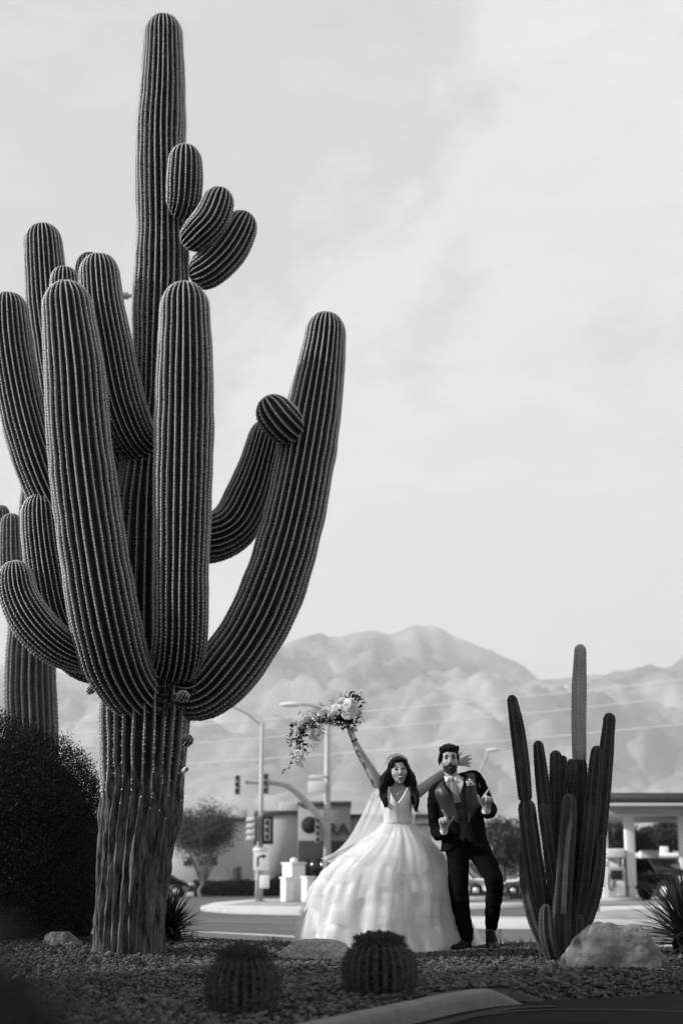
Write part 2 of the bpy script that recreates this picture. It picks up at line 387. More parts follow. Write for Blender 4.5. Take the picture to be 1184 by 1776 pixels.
for i in range(len(C_)):
    V[i, :, 2] += .004 * noise.noise(Vector((C_[i, 0] * 3, C_[i, 1] * 3, 0)))
g = G(); g.add(V.reshape(-1, 3), [grid_faces(len(C_), 7, wrap=False)]); g.add(V[-1], np.arange(7)[None])
solo('kerb', g, M_conc, 'worn concrete kerb edging the gravel bed, curving to a low nose', 'kerb')
def strip(name, pts, w, z, m, label=None, cat=None, kind=None, wob=0):
    C, s = catmull(np.array([(p[0], p[1], 0) for p in pts]), 60); T, _, _ = frames(C)
    sd = unit(np.stack([T[:, 1], -T[:, 0], 0 * T[:, 0]], 1)); ww = w * (1 + (wob * np.array([noise.noise(Vector((q[0] * 4, q[1] * 4, 3))) for q in C]) if wob else 0))
    ww = np.broadcast_to(ww, (len(C),))[:, None] / 2
    V = np.stack([C - sd * ww, C + sd * ww], 1); V[..., 2] = z
    g = G(); g.add(V.reshape(-1, 3), grid_faces(len(C), 2, wrap=False)); return solo(name, g, m, label, cat, kind)
strip('tar_seam', [(-.4, 5.2), (.28, 6.95), (.62, 7.8), (.95, 8.22), (1.4, 8.28), (2.0, 8.1), (3.2, 7.7)], .055, -.071, M_tar, kind='structure', wob=.7)
strip('gutter', [(-.5, 5.25), (-.08, 6.2), (.36, 7.25), (.72, 8.06), (.92, 8.38), (1.15, 8.5)], .10, -.070, mat('gutter_concrete', .028, .85, var=.3, scale=5), kind='structure')
# streets behind the bed
solo('road', sheet([(-400, 16), (400, 16), (400, 130), (-400, 130)], ROAD_Z), M_road, kind='structure')
def rz(px, py): return gp(px, py, ROAD_Z)
def pslab(name, pix, h, m, **k):
    pts = [rz(*p) for p in pix]; return solo(name, slab(pts, ROAD_Z - .1, ROAD_Z + h), m, kind='structure', smooth=False, **k)
pslab('sidewalk', [(815, 1611), (1400, 1613), (1400, 1599), (1060, 1602), (815, 1598)], .13, M_concl)
def pstrip(pix, w, name='lane_line', z=.004, m=None):
    return strip(name, [rz(*p) for p in pix], w, ROAD_Z + z, m or M_paint, kind='structure')
pstrip([(150, 1612), (360, 1617), (530, 1626), (700, 1634), (1300, 1642)], .35)
pstrip([(360, 1599), (540, 1601), (760, 1603)], .12, z=.005)
M_isl = mat('island_dirt', .24, var=.3, scale=2, bump=.4, bscale=20)
pslab('traffic_island', [(348, 1580), (372, 1572), (440, 1566), (560, 1564), (700, 1566), (700, 1592), (520, 1588), (400, 1585)], .15, M_concl)
g = slab([rz(*p) for p in [(385, 1578), (445, 1569), (560, 1567), (690, 1569), (690, 1583), (520, 1580)]], ROAD_Z, ROAD_Z + .16)
solo('island_gravel', g, M_isl, kind='structure', smooth=False)
pslab('median', [(790, 1578), (910, 1576), (1030, 1576), (1030, 1572), (900, 1571), (790, 1573)], .14, M_concl)
pslab('median', [(800, 1560), (870, 1562), (893, 1558), (870, 1554), (800, 1553)], .15, M_isl)
pslab('dirt_island', [(1030, 1596), (1180, 1597), (1500, 1597), (1500, 1583), (1180, 1583), (1060, 1585), (1030, 1590)], .12, M_isl)
pslab('dirt_island_kerb', [(1040, 1584), (1500, 1583), (1500, 1578), (1100, 1578), (1040, 1580)], .15, M_concl)
pslab('far_kerb', [(150, 1554.5), (500, 1554.5), (760, 1553), (760, 1550), (500, 1551), (150, 1551)], .2, M_concl)
pslab('forecourt', [(1000, 1569), (1500, 1569), (1500, 1549), (1000, 1549)], .06, mat('forecourt_concrete', .2, var=.15, scale=.5))
# ---------------------------------------------------------------- mountains
SKY_L = [(-1400, 1190), (-900, 1150), (-500, 1130), (-200, 1150), (0, 1152), (100, 1166), (200, 1188), (330, 1160), (430, 1130), (490, 1116), (525, 1106), (557, 1096), (572, 1104), (600, 1102), (640, 1096), (680, 1100), (706, 1090),
         (722, 1086), (745, 1085), (760, 1086), (785, 1102), (812, 1113), (850, 1129), (890, 1147), (903, 1152), (925, 1174), (940, 1182), (975, 1176), (1020, 1170), (1060, 1170), (1100, 1160), (1150, 1157), (1184, 1146), (1300, 1120), (1600, 1100), (2200, 1150), (2900, 1200)]
MR = 9000.0
sk = np.array([list(at(a, b, MR)) for a, b in SKY_L])
def make_mountains():
    nx, ny = 640, 190
    xs = np.linspace(-9000, 9000, nx); ts = np.concatenate([np.linspace(0, 1, ny - 12), np.linspace(1.03, 1.5, 12)])
    Vs = np.zeros((ny, nx, 3))
    H = np.interp(xs, sk[:, 0], sk[:, 2])
    for i, t in enumerate(ts):
        y = 4800 + (MR - 4800) * t
        for j, x in enumerate(xs):
            q = Vector((x / 1500, y / 2600, 3.3))
            r1 = 1 - abs(noise.noise(q)) * 2; q2 = Vector((x / 620 + .3 * r1, y / 900, 7.7)); r2 = 1 - abs(noise.noise(q2)) * 2
            r3 = noise.fractal(Vector((x / 260, y / 300, 1)), .75, 2.2, 6); r4 = 1 - 2 * abs(noise.noise(Vector((x / 270 + r2 * .3, y / 420, 4))))
            w = min(1, t * 1.6) * (1 - sst(.93, 1.0, t)) if t < 1 else 0
            base = H[j] * (t ** 1.35 if t <= 1 else 1 - (t - 1) * 1.6)
            z = base * (1 + 0) + w * (r1 - .55) * 340 + w * (r2 - .5) * 130 + w * (r4 - .5) * 80 + (w + .15) * r3 * 100
            lim = H[j] * y / MR * .985
            if t < .97: z = min(z, lim - 8 + 10 * r3)
            Vs[i, j] = (x, y, max(z, -.7 + 30 * min(t * 4, 1) * abs(r3)) if t > .02 else -.7)
    g = G(); g.add(Vs.reshape(-1, 3), grid_faces(ny, nx, wrap=False)); return g
M_mt = mat('mountain_rock', .27, .95, var=.75, scale=.0021, detail=12, bump=0, spec=0)
solo('mountains', make_mountains(), M_mt, kind='structure')
# ---------------------------------------------------------------- haze
g = box(-13500, 13500, -280, 13500, -1.6, 2300)
hm = bpy.data.materials.new('haze_air'); hm.use_nodes = True; nt = hm.node_tree; nt.nodes.remove(nt.nodes['Principled BSDF'])
pv = nt.nodes.new('ShaderNodeVolumePrincipled'); pv.inputs['Density'].default_value = HAZE = 9e-5; pv.inputs['Color'].default_value = (.97, .97, .97, 1); pv.inputs['Anisotropy'].default_value = 0.2
nt.links.new(pv.outputs[0], nt.nodes['Material Output'].inputs['Volume'])
solo('haze', g, hm, 'pale haze in the air in front of the mountains', 'haze', 'stuff', smooth=False)
# ================================================================ CACTI
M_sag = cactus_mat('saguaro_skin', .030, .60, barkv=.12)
M_sag2 = cactus_mat('far_saguaro_skin', .08, .42)
M_spine = mat('saguaro_spine', .75, .7, var=.3, scale=60)
M_dspine = mat('dark_spine', .035, .8)
def ribbed(path, n_ribs, depth=.23, dome=True, dome0=False, wob=.02, seed=0, spr=8, step=.045, power=1.0, bark=None, lump=.02, spines=True, areole=.023, spine_len=.016, twist=0.0, crestw=4.6, spd=5, gate=None):
    """path: rows (x, y, z, radius). Returns skin geometry and spine geometry."""
    rng = np.random.default_rng(seed + 11)
    P = np.array(path, float); L0 = np.sum(np.linalg.norm(np.diff(P[:, :3], axis=0), axis=1)); R1 = P[-1, 3]; R0 = P[0, 3]
    n = max(14, int(L0 / step)); a = 1.25 * R1 / L0
    ss = np.linspace(0, 1 - min(a, .7), n)
    if dome: ss = np.concatenate([ss, 1 - min(a, .7) * (1 - np.sin(np.linspace(0, math.pi / 2, 15)[1:]))])
    else: ss = np.linspace(0, 1, n)
    if dome0:
        a0 = min(.9 * R0 / L0, .4); ss = ss[ss > a0]; ss = np.concatenate([a0 * (1 - np.cos(np.linspace(0, math.pi / 2, 10))), ss])
    C, s = catmull(P, ss); L = s[-1]; R = C[:, 3].copy(); C = C[:, :3]
    T, A, B = frames(C)
    if dome:
        d = 1.25 * R1; q = np.clip((s - (L - d)) / d, 0, 1); R = R * np.sqrt(np.maximum(1 - q ** 2.2, .0005))
    if dome0:
        d = .9 * R0; q = np.clip(1 - s / d, 0, 1); R = R * np.sqrt(np.maximum(1 - q ** 2, .003))
    m = n_ribs * spr; k = np.arange(m); ph = (k % spr) / spr; u = np.minimum(ph, 1 - ph) * 2          # 0 on the crest, 1 in the valley
    gval = u ** power
    th = 2 * math.pi * k / m
    rib_id = ((k + spr // 2) // spr) % n_ribs
    cw = rng.normal(size=n_ribs); V = np.zeros((len(C), m, 3))
    ribn = np.array([[noise.noise(Vector((s[i] * 3.1, r * 3.7 + seed, .5))) for r in range(n_ribs)] for i in range(len(C))])
    ribt = np.array([[noise.noise(Vector((s[i] * 1.4, r * 5.3 + seed, 9.5))) for r in range(n_ribs)] for i in range(len(C))])
    ring = np.array([noise.noise(Vector((s[i] * 5.5, seed * 1.7, 2))) for i in range(len(C))])
    thv = th[None] + twist * (s / max(L, .1))[:, None] + wob * 1.2 * ribt[:, rib_id] * 2 * math.pi / n_ribs * 2.2
    dep = depth * np.clip(1 - (0 if bark is None else 1) * .28 * bark_f(C, bark)[:, None], .3, 1)
    RR = R[:, None] * (1 + lump * ring[:, None] + wob * ribn[:, rib_id]) * (1 - dep * gval[None])
    if bark is not None:
        bf = bark_f(C, bark)[:, None]
        rough_ = np.array([[noise.noise(Vector((math.cos(t_) * 2.2, math.sin(t_) * 2.2, s[i] * 2.2))) + .6 * noise.noise(Vector((math.cos(t_) * 7, math.sin(t_) * 7, s[i] * 6))) + .8 * noise.noise(Vector((math.cos(t_) * 16, math.sin(t_) * 16, s[i] * 9))) - .7 * max(0, noise.noise(Vector((math.cos(t_) * 5, math.sin(t_) * 5, s[i] * 3 + 7))) - .15) * 4 if bf[i, 0] > .01 else 0 for t_ in th] for i in range(len(C))])
        RR = RR * (1 + .06 * bf * rough_)
    V = C[:, None] + A[:, None] * (RR * np.cos(thv))[..., None] + B[:, None] * (RR * np.sin(thv))[..., None]
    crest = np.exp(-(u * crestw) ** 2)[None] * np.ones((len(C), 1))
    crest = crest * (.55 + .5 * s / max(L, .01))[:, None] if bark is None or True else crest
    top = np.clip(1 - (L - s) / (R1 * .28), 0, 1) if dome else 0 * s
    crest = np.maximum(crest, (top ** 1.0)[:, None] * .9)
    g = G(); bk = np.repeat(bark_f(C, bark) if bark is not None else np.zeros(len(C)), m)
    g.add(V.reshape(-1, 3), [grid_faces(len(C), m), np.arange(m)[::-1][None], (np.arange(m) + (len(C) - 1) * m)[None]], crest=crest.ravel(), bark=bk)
    sp = None
    if spines:
        ns = int(L / areole); si = np.clip((np.arange(ns)[:, None] + rng.random((ns, n_ribs)) * .35) * areole, 0, L - .002)
        if gate is not None: pass
        ci = np.arange(n_ribs) * spr
        idx = np.interp(si.ravel(), s, np.arange(len(s))); i0 = np.clip(idx.astype(int), 0, len(s) - 2); f = (idx - i0)[:, None]
        rid = np.tile(ci, ns)
        if bark is not None:
            keep = rng.random(len(i0)) > bark_f(C, bark)[i0] * 1.05; i0, f, rid = i0[keep], f[keep], rid[keep]
        p = V[i0, rid] * (1 - f) + V[i0 + 1, rid] * f; c = C[i0] * (1 - f) + C[i0 + 1] * f
        out = unit(p - c); tt = T[i0]; sd = np.cross(tt, out)
        q = len(p); r_ = .0042 * (1 + .4 * rng.random(q))[:, None]
        # felted areole pad: a low four-sided bump
        pv = np.stack([p + tt * r_ * 1.5 - out * .001, p + sd * r_ - out * .001, p - tt * r_ * 1.5 - out * .001, p - sd * r_ - out * .001, p + out * r_ * 1.1], 1).reshape(-1, 3)
        b = np.arange(q)[:, None, None] * 5; pf = (np.array([[0, 1, 4], [1, 2, 4], [2, 3, 4], [3, 0, 4]])[None] + b).reshape(-1, 3)
        sp = G(); sp.add(pv, pf)
        for _ in range(spd):
            d = unit(out * (.5 + .4 * rng.random((q, 1))) + sd * rng.normal(size=(q, 1)) * .75 + tt * rng.normal(size=(q, 1)) * .75)
            w = unit(np.cross(d, rng.normal(size=(q, 3)))) * .00085; ln = spine_len * (.5 + .9 * rng.random((q, 1)))
            tv = np.stack([p + w, p - w, p + d * ln], 1).reshape(-1, 3); sp.add(tv, np.arange(q * 3).reshape(-1, 3))
    return g, sp
def bark_f(C, b):
    """corky bark below height b, thinning upward"""
    return np.zeros(len(C)) if b is None else 1 - sst(b - .55, b + .45, C[:, 2])
def px_path(rows, Yd=None):
    """rows: px, py, half width in px, distance"""
    out = []
    for px, py, hw, Y in rows:
        p = at(px, py, Y); out.append((p.x, p.y, p.z, msz(hw, Y) * 1.03))
    return out
SB = at(222, 1668, 11.9); SB.z = gz(SB.x, SB.y).item()
sag = thing('saguaro_cactus', 'towering many-armed saguaro with ribbed trunk rising beside the bridal couple', 'cactus', SB)
def arm(rows, name='arm', ribs=22, seed=0, parent=sag, skin=M_sag, spm=M_spine, **k):
    g, sp = ribbed(px_path(rows), ribs, seed=seed, **k)
    o = part(name, g, skin, parent)
    if sp: part('spines', sp, spm, o, smooth=False, kind='stuff')
    return o
arm([(222, 1700, 66, 11.9), (222, 1665, 60, 11.9), (224, 1635, 56, 11.9), (227, 1560, 59, 11.9), (236, 1460, 63, 11.9), (246, 1385, 66, 11.9), (249, 1300, 70, 11.9), (251, 1240, 74, 11.9), (250, 1160, 68, 11.9), (250, 1050, 62, 11.9), (252, 950, 60, 11.9), (256, 860, 56, 11.9),
     (262, 780, 46, 11.9), (270, 700, 39, 11.9), (274, 620, 43, 11.9), (279, 520, 49, 11.9), (281, 400, 46, 11.9), (279, 250, 45, 11.9), (282, 160, 41, 11.9), (283, 90, 37, 11.9), (283, 26, 34, 11.9)],
    'trunk', ribs=26, seed=1, bark=1.45, lump=.035, wob=.045, depth=.22, spine_len=.026, areole=.026, step=.026)
ARMS = [
    # front left arm
    [(272, 1205, 30, 11.9), (240, 1205, 44, 11.72), (207, 1160, 53, 11.5), (186, 1090, 58, 11.35), (166, 980, 57, 11.3), (149, 860, 56, 11.3), (137, 750, 54, 11.3), (130, 650, 52, 11.3), (120, 560, 46, 11.3), (112, 488, 41, 11.3)],
    # front right arm, bottom rounded toward the camera
    [(296, 1150, 34, 11.85), (306, 1142, 42, 11.62), (313, 1100, 45, 11.42), (314, 1000, 46, 11.32), (317, 850, 49, 11.28), (320, 700, 50, 11.28), (321, 580, 46, 11.28), (320, 490, 40, 11.3)],
    # long right arm sweeping up
    [(290, 1190, 40, 11.9), (350, 1200, 47, 11.85), (402, 1150, 52, 11.8), (448, 1080, 53, 11.78), (481, 1000, 53, 11.76), (508, 905, 51, 11.76), (529, 800, 50, 11.76), (546, 700, 47, 11.76), (560, 610, 39, 11.76), (567, 541, 33, 11.76)],
    # dark arm behind the right one
    [(300, 925, 36, 12.0), (355, 935, 41, 12.1), (402, 915, 42, 12.15), (432, 860, 40, 12.2), (452, 800, 34, 12.2), (470, 728, 30, 12.2)],
    # small arms on the upper trunk
    [(310, 372, 22, 11.75), (318, 352, 30, 11.66), (321, 305, 32, 11.62), (322, 251, 27, 11.62)],
    [(322, 425, 22, 11.72), (345, 404, 30, 11.62), (368, 378, 32, 11.58), (386, 326, 26, 11.58)],
    [(330, 480, 26, 11.85), (362, 466, 34, 11.8), (398, 428, 35, 11.78), (430, 368, 28, 11.76)],
    # left arm set on the trunk high up
    [(262, 765, 30, 11.85), (236, 762, 38, 11.7), (210, 700, 42, 11.62), (192, 610, 41, 11.6), (178, 530, 38, 11.6), (170, 440, 34, 11.6)],
    # arms behind
    [(240, 900, 30, 12.1), (190, 800, 32, 12.3), (160, 650, 30, 12.35), (154, 540, 27, 12.35), (158, 438, 24, 12.35)],
    [(220, 900, 30, 12.0), (150, 820, 30, 12.0), (118, 700, 28, 11.9), (112, 560, 26, 11.85), (112, 462, 24, 11.85)],
    [(230, 960, 36, 12.0), (160, 880, 38, 12.1), (118, 740, 38, 12.15), (96, 620, 38, 12.15), (82, 520, 37, 12.15), (73, 388, 33, 12.15)],
    # far left arms
    [(225, 1050, 34, 11.9), (150, 960, 38, 11.75), (88, 860, 38, 11.65), (54, 770, 39, 11.6), (32, 680, 38, 11.6), (18, 590, 37, 11.6), (13, 507, 34, 11.6)],
    [(210, 1160, 30, 11.85), (140, 1142, 34, 11.7), (100, 1075, 37, 11.6), (83, 1000, 36, 11.58), (72, 920, 34, 11.58), (69, 856, 29, 11.58)],
    [(205, 1150, 24, 11.8), (150, 1140, 27, 11.6), (100, 1120, 33, 11.45), (58, 1080, 35, 11.38), (32, 1030, 32, 11.36), (25, 972, 26, 11.36)],
]
for i, rows in enumerate(ARMS):
    short = i in (4, 5, 6)
    arm(rows, 'arm', ribs=19 if short else (20 if i in (8, 9) else 25), seed=20 + i, dome0=True, depth=.19, wob=.036, lump=.028)
arm([(512, 748, 22, 11.62), (496, 738, 33, 11.52), (478, 718, 34, 11.46), (459, 688, 28, 11.44)], 'arm', ribs=15, seed=60, dome0=True, depth=.18)
for px, py, hw, Y, s in ((325, 1284, 10, 11.62, 1), (158, 1196, 7, 11.5, 2), (208, 943, 7, 11.32, 3), (318, 1207, 9, 11.4, 4), (322, 1335, 3, 11.6, 5)):
    arm([(px - 6, py + 3, hw * .6, Y + .06), (px, py, hw, Y), (px + 5, py - hw, hw * .8, Y - .01)], 'bud', ribs=11, seed=70 + s, dome0=True, depth=.14, step=.01, areole=.014)
# dead, hollow patch on the trunk below the arms
gs = G()
rg = np.random.default_rng(5)
for k in range(46):
    q = at(290 + rg.normal() * 17, 1202 + rg.normal() * 20, 11.57 + rg.random() * .05); ell(q, (.012 + .02 * rg.random(), .02, .012 + .02 * rg.random()), seg=7, rings=5, g=gs)
part('scar', gs, mat('cactus_scar', .05, .95, var=.7, scale=25, bump=.8, bscale=60), sag, kind='stuff')
# the second, paler saguaro behind the shrub
B2 = gp(55, 1600, -.05); B2 = Vector(at(55, 1560, 17.5)); B2.z = -.5
sag2 = thing('saguaro_cactus', 'pale out-of-focus saguaro standing behind the dark rounded shrub', 'cactus', B2)
Y2 = 17.5
arm([(58, 1620, 44, Y2), (56, 1290, 43, Y2), (53, 1180, 42, Y2), (58, 1050, 38, Y2), (68, 900, 34, Y2), (74, 800, 31, Y2), (78, 722, 26, Y2)], 'trunk', ribs=22, seed=80, parent=sag2, skin=M_sag2, spm=M_dspine, step=.08, areole=.045, spine_len=.03, spd=3)
arm([(60, 1075, 14, Y2), (34, 1050, 18, Y2 - .1), (22, 980, 21, Y2 - .2), (20, 890, 18, Y2 - .2)], 'arm', ribs=16, seed=81, parent=sag2, skin=M_sag2, spm=M_spine, step=.06, areole=.04, spine_len=.02, spd=2, dome0=True)
arm([(50, 1030, 12, Y2 + .2), (16, 1010, 14, Y2 + .2), (3, 950, 15, Y2 + .2), (3, 876, 14, Y2 + .2)], 'arm', ribs=16, seed=82, parent=sag2, skin=M_sag2, spm=M_spine, step=.06, areole=.04, spine_len=.02, spd=2, dome0=True)
# ---------------------------------------------------------------- clustered column cactus on the right
M_cer = cactus_mat('column_cactus_skin', .045, .12, var=.5); M_cer2 = cactus_mat('sunlit_young_column_skin', .32, .4, var=.2); M_cersp = mat('column_spine', .12, .8)  # tallest stem's young top is paler, with the sunlight on it painted in too
CB = at(965, 1655, 12.1); CB.z = gz(CB.x, CB.y).item()
cer = thing('column_cactus', 'clump of tall slender smooth columns growing beside the pale boulder', 'cactus', CB)
COLS = [  # (rows px, py, hw, dY), ribs
    ([(950, 1660, 13, 0), (934, 1560, 16, -.1), (920, 1460, 16, -.12), (911, 1385, 14.5, -.12)], 6), ([(911, 1392, 12, -.12), (904, 1320, 13.5, -.12), (896, 1260, 12.5, -.12), (886, 1205, 8.5, -.12)], 6),
    ([(982, 1655, 13, .1), (998, 1500, 14, .1), (1003, 1400, 14, .1), (1004, 1312, 13, .1)], 6), ([(1004, 1325, 11.5, .1), (1003, 1250, 13, .1), (1004, 1180, 12.5, .1), (1006, 1117, 10, .1)], 6),
    ([(990, 1655, 12, .05), (1012, 1590, 14, .05), (1030, 1500, 14.5, .06), (1042, 1400, 14, .06), (1050, 1310, 13, .06), (1057, 1236, 10, .06)], 6),
    ([(985, 1650, 12, -.05), (1008, 1560, 14, -.05), (1021, 1450, 14, -.05), (1029, 1360, 13, -.05), (1035, 1293, 9.5, -.05)], 6),
    ([(966, 1650, 12, .05), (964, 1560, 13, .05), (955, 1480, 13, .05), (945, 1400, 13, .05), (938, 1340, 11.5, .05), (932, 1284, 8.5, .05)], 6),
    ([(975, 1640, 12, .12), (971, 1500, 12, .12), (965, 1400, 12.5, .12), (963, 1301, 10, .12)], 6),
    ([(985, 1600, 8, .22), (982, 1450, 8, .22), (978, 1380, 8, .22), (976, 1310, 6, .22)], 5),
    ([(980, 1620, 12, .0), (986, 1480, 12, .0), (986, 1400, 11, .0), (986, 1345, 9, .0)], 6), ([(987, 1368, 6, -.04), (989, 1345, 10, -.05), (990, 1316, 7, -.05)], 7),
    ([(974, 1660, 15, -.25), (973, 1580, 16.5, -.26), (979, 1480, 16.5, -.26), (984, 1420, 15.5, -.26), (985, 1377, 12.5, -.26)], 5),
    ([(978, 1640, 9, -.14), (967, 1560, 11, -.16), (956, 1490, 11.5, -.18), (947, 1430, 10.5, -.18), (940, 1394, 8.5, -.18)], 6),
    ([(950, 1658, 8, -.2), (925, 1600, 10, -.2), (910, 1540, 9, -.2), (902, 1474, 5.5, -.2)], 5),
    ([(958, 1664, 11, -.34), (948, 1620, 13, -.36), (946, 1568, 10, -.36)], 6),
    ([(985, 1655, 10, -.1), (1018, 1590, 12, -.1), (1036, 1520, 11, -.1), (1043, 1448, 7, -.1)], 5),
    ([(994, 1655, 9, -.22), (1001, 1620, 10, -.22), (1003, 1586, 8, -.22)], 6),
]
for i, (rows, nr) in enumerate(COLS):
    rows = [(a, b, c * .94, 12.1 + d) for a, b, c, d in rows]
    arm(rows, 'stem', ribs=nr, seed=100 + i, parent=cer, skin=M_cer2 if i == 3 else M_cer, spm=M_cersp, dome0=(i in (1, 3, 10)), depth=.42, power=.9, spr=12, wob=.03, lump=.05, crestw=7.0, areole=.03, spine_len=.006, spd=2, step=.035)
# ---------------------------------------------------------------- barrel cacti
M_bar = cactus_mat('barrel_skin', .014, .16)
M_bsp = mat('barrel_spine', .085, .6, var=.6, scale=40); M_wool = mat('barrel_crown', .03, .95, var=.5, scale=50)
def barrel(px, py_base, py_top, hw, Y, label, seed):
    rng = np.random.default_rng(seed); b = at(px, py_base, Y); b.z = gz(b.x, b.y).item() - .012
    R = msz(hw, Y); H = at(px, py_top, Y).z - b.z
    t = thing('barrel_cactus', label, 'cactus', b, group='barrel cacti in the gravel')
    nr, spr = 22, 8; m = nr * spr; k = np.arange(m); ph = (k % spr) / spr; u = np.minimum(ph, 1 - ph) * 2
    zz = np.linspace(0, 1, 40); prof = np.interp(zz, [0, .04, .15, .35, .55, .72, .84, .93, 1], [.66, .80, .92, 1.0, .98, .89, .77, .64, .30])
    th = 2 * math.pi * k / m; RR = R * prof[:, None] * (1 - .2 * u[None]) ; z = H * (zz * .93)
    V = np.stack([b.x + RR * np.cos(th), b.y + RR * np.sin(th), b.z + np.broadcast_to(z[:, None], RR.shape)], -1)
    g = G(); g.add(V.reshape(-1, 3), [grid_faces(40, m), (np.arange(m) + 39 * m)[None]], crest=np.tile(np.exp(-(u * 3) ** 2), 40), bark=0.0)
    part('body', g, M_bar, t)
    # spines: long, hooked, thick as a cage
    sp = G(); ci = np.arange(nr) * spr
    ii = np.linspace(1, 38, 30); i0 = ii.astype(int); P = V[np.repeat(i0, nr), np.tile(ci, len(i0))]; out = P - np.array([b.x, b.y, 0]); out[:, 2] = 0; out = unit(out)
    up = np.array([0, 0, 1.]); sd = np.cross(out, up)
    for q in range(10):
        n_ = len(P); d = unit(out * (.45 + .5 * rng.random((n_, 1))) + sd * rng.normal(size=(n_, 1)) * .7 + up * (rng.normal(size=(n_, 1)) * .6 + .25))
        ln = (.022 + .026 * rng.random((n_, 1))); w = unit(np.cross(d, out)) * .0011
        mid = P + d * ln * .6; tip = P + d * ln - out * ln * .12
        sp.add(np.stack([P + w, P - w, mid - w * .7, mid + w * .7, tip], 1).reshape(-1, 3), [(np.arange(n_)[:, None] * 5 + np.array([[0, 1, 2, 3]])), (np.arange(n_)[:, None] * 5 + np.array([[3, 2, 4]]))])
    part('spines', sp, M_bsp, t, smooth=False, kind='stuff')
    # woolly crown of dried flowers and buds
    cr = G()
    for q in range(150):
        a, r = rng.random() * 6.283, R * .66 * math.sqrt(rng.random()); zc = H * (.90 + .1 * (1 - (r / (R * .66)) ** 2) * .9 + .02 * rng.random())
        c = Vector((b.x + r * math.cos(a), b.y + r * math.sin(a), b.z + zc)); d = Vector((math.cos(a) * r / R * .8 + rng.normal() * .2, math.sin(a) * r / R * .8 + rng.normal() * .2, 1)).normalized()
        cyl(c - d * .02, c + d * (.012 + .018 * rng.random()), .011, .005, seg=6, g=cr)
    dome = ell((b.x, b.y, b.z + H * .87), (R * .66, R * .66, H * .10), seg=24, g=cr)
    part('crown', cr, M_wool, t, smooth=False)
    wl_ = G(); n_ = 1500; a = rng.random(n_) * 6.283; r = R * .68 * np.sqrt(rng.random(n_)); P = np.stack([b.x + r * np.cos(a), b.y + r * np.sin(a), b.z + H * (.9 + .07 * (1 - (r / (R * .7)) ** 2))], 1)
    d = unit(np.stack([np.cos(a) * r / R, np.sin(a) * r / R, np.full(n_, .8)], 1) + rng.normal(size=(n_, 3)) * .45); w = unit(np.cross(d, rng.normal(size=(n_, 3)))) * .0012
    wl_.add(np.stack([P + w, P - w, P + d * (.02 + .03 * rng.random((n_, 1)))], 1).reshape(-1, 3), np.arange(n_ * 3).reshape(-1, 3))
    part('crown_spines', wl_, M_bsp, t, smooth=False, kind='stuff')
barrel(420, 1756, 1645, 56, 7.25, 'dark barrel cactus nearest the lower left, half hidden in shade', 3)
barrel(658, 1728, 1622, 58, 8.1, 'dark barrel cactus in front of the white wedding skirt', 4)
# ---------------------------------------------------------------- rocks
def rock(px, py, w, h, Y, m, label, seed, name='boulder', flat=.8, stretch=(1, .8), lean=0.0, rough=.3):
    b = at(px, py, Y); b.z = gz(b.x, b.y).item() - .04
    bm = bmesh.new(); bmesh.ops.create_icosphere(bm, subdivisions=5, radius=1)
    o = Vector((seed * 3.1, seed * 1.7, 0)); W2, H2 = msz(w, Y) / 2, msz(h, Y)
    for v in bm.verts:
        c = v.co.copy(); r = 1 + rough * noise.noise(c * 1.1 + o) + rough * .5 * noise.noise(c * 2.3 + o) + .05 * noise.fractal(c * 5 + o, 1, 2, 4)
        ridge = abs(noise.noise(c * 2.6 + o * 1.3)); r -= .10 * rough * 3 * max(0, .12 - ridge) / .12
        c *= r; c.z = c.z if c.z > -.15 else -.15 + (c.z + .15) * .3
        if c.z > flat: c.z = flat + (c.z - flat) * .35
        v.co = Vector((c.x * W2 * stretch[0] + lean * c.z * W2, c.y * W2 * stretch[1], (c.z + .1) * H2))
    g = G(); bm.verts.index_update(); g.add([v.co + b for v in bm.verts], np.array([[v.index for v in f.verts] for f in bm.faces])); bm.free()
    return solo(name, g, m, label, name, base=b)
M_rock1 = mat('pale_granite', .17, .9, var=.5, scale=7, bump=1.0, bscale=34)
M_rock3 = mat('grey_granite', .13, .9, var=.4, scale=8, bump=.8, bscale=30); M_rock2 = mat('speckled_granite', .30, .9, var=.55, scale=45, bump=.5, bscale=60)
rock(1067, 1660, 172, 70, 10.95, M_rock1, 'large pale rough boulder at the foot of the column cactus', 3, flat=1.4, rough=.26)
rock(552, 1655, 134, 44, 12.3, M_rock2, 'low rounded speckled boulder at the hem of the skirt', 5, rough=.16, stretch=(1, .6))
rock(114, 1655, 62, 32, 12.6, M_rock1, 'small pale angular boulder at the foot of the dark shrub', 9, lean=-.35, rough=.35)
rock(386, 1648, 17, 14, 9.2, mat('dark_stone', .02, .9, var=.4), 'small dark stone behind the left barrel cactus', 12, name='stone')
rock(742, 1650, 34, 10, 12.4, M_rock2, 'small flat speckled stone beside the hem of the dress', 14, name='stone')
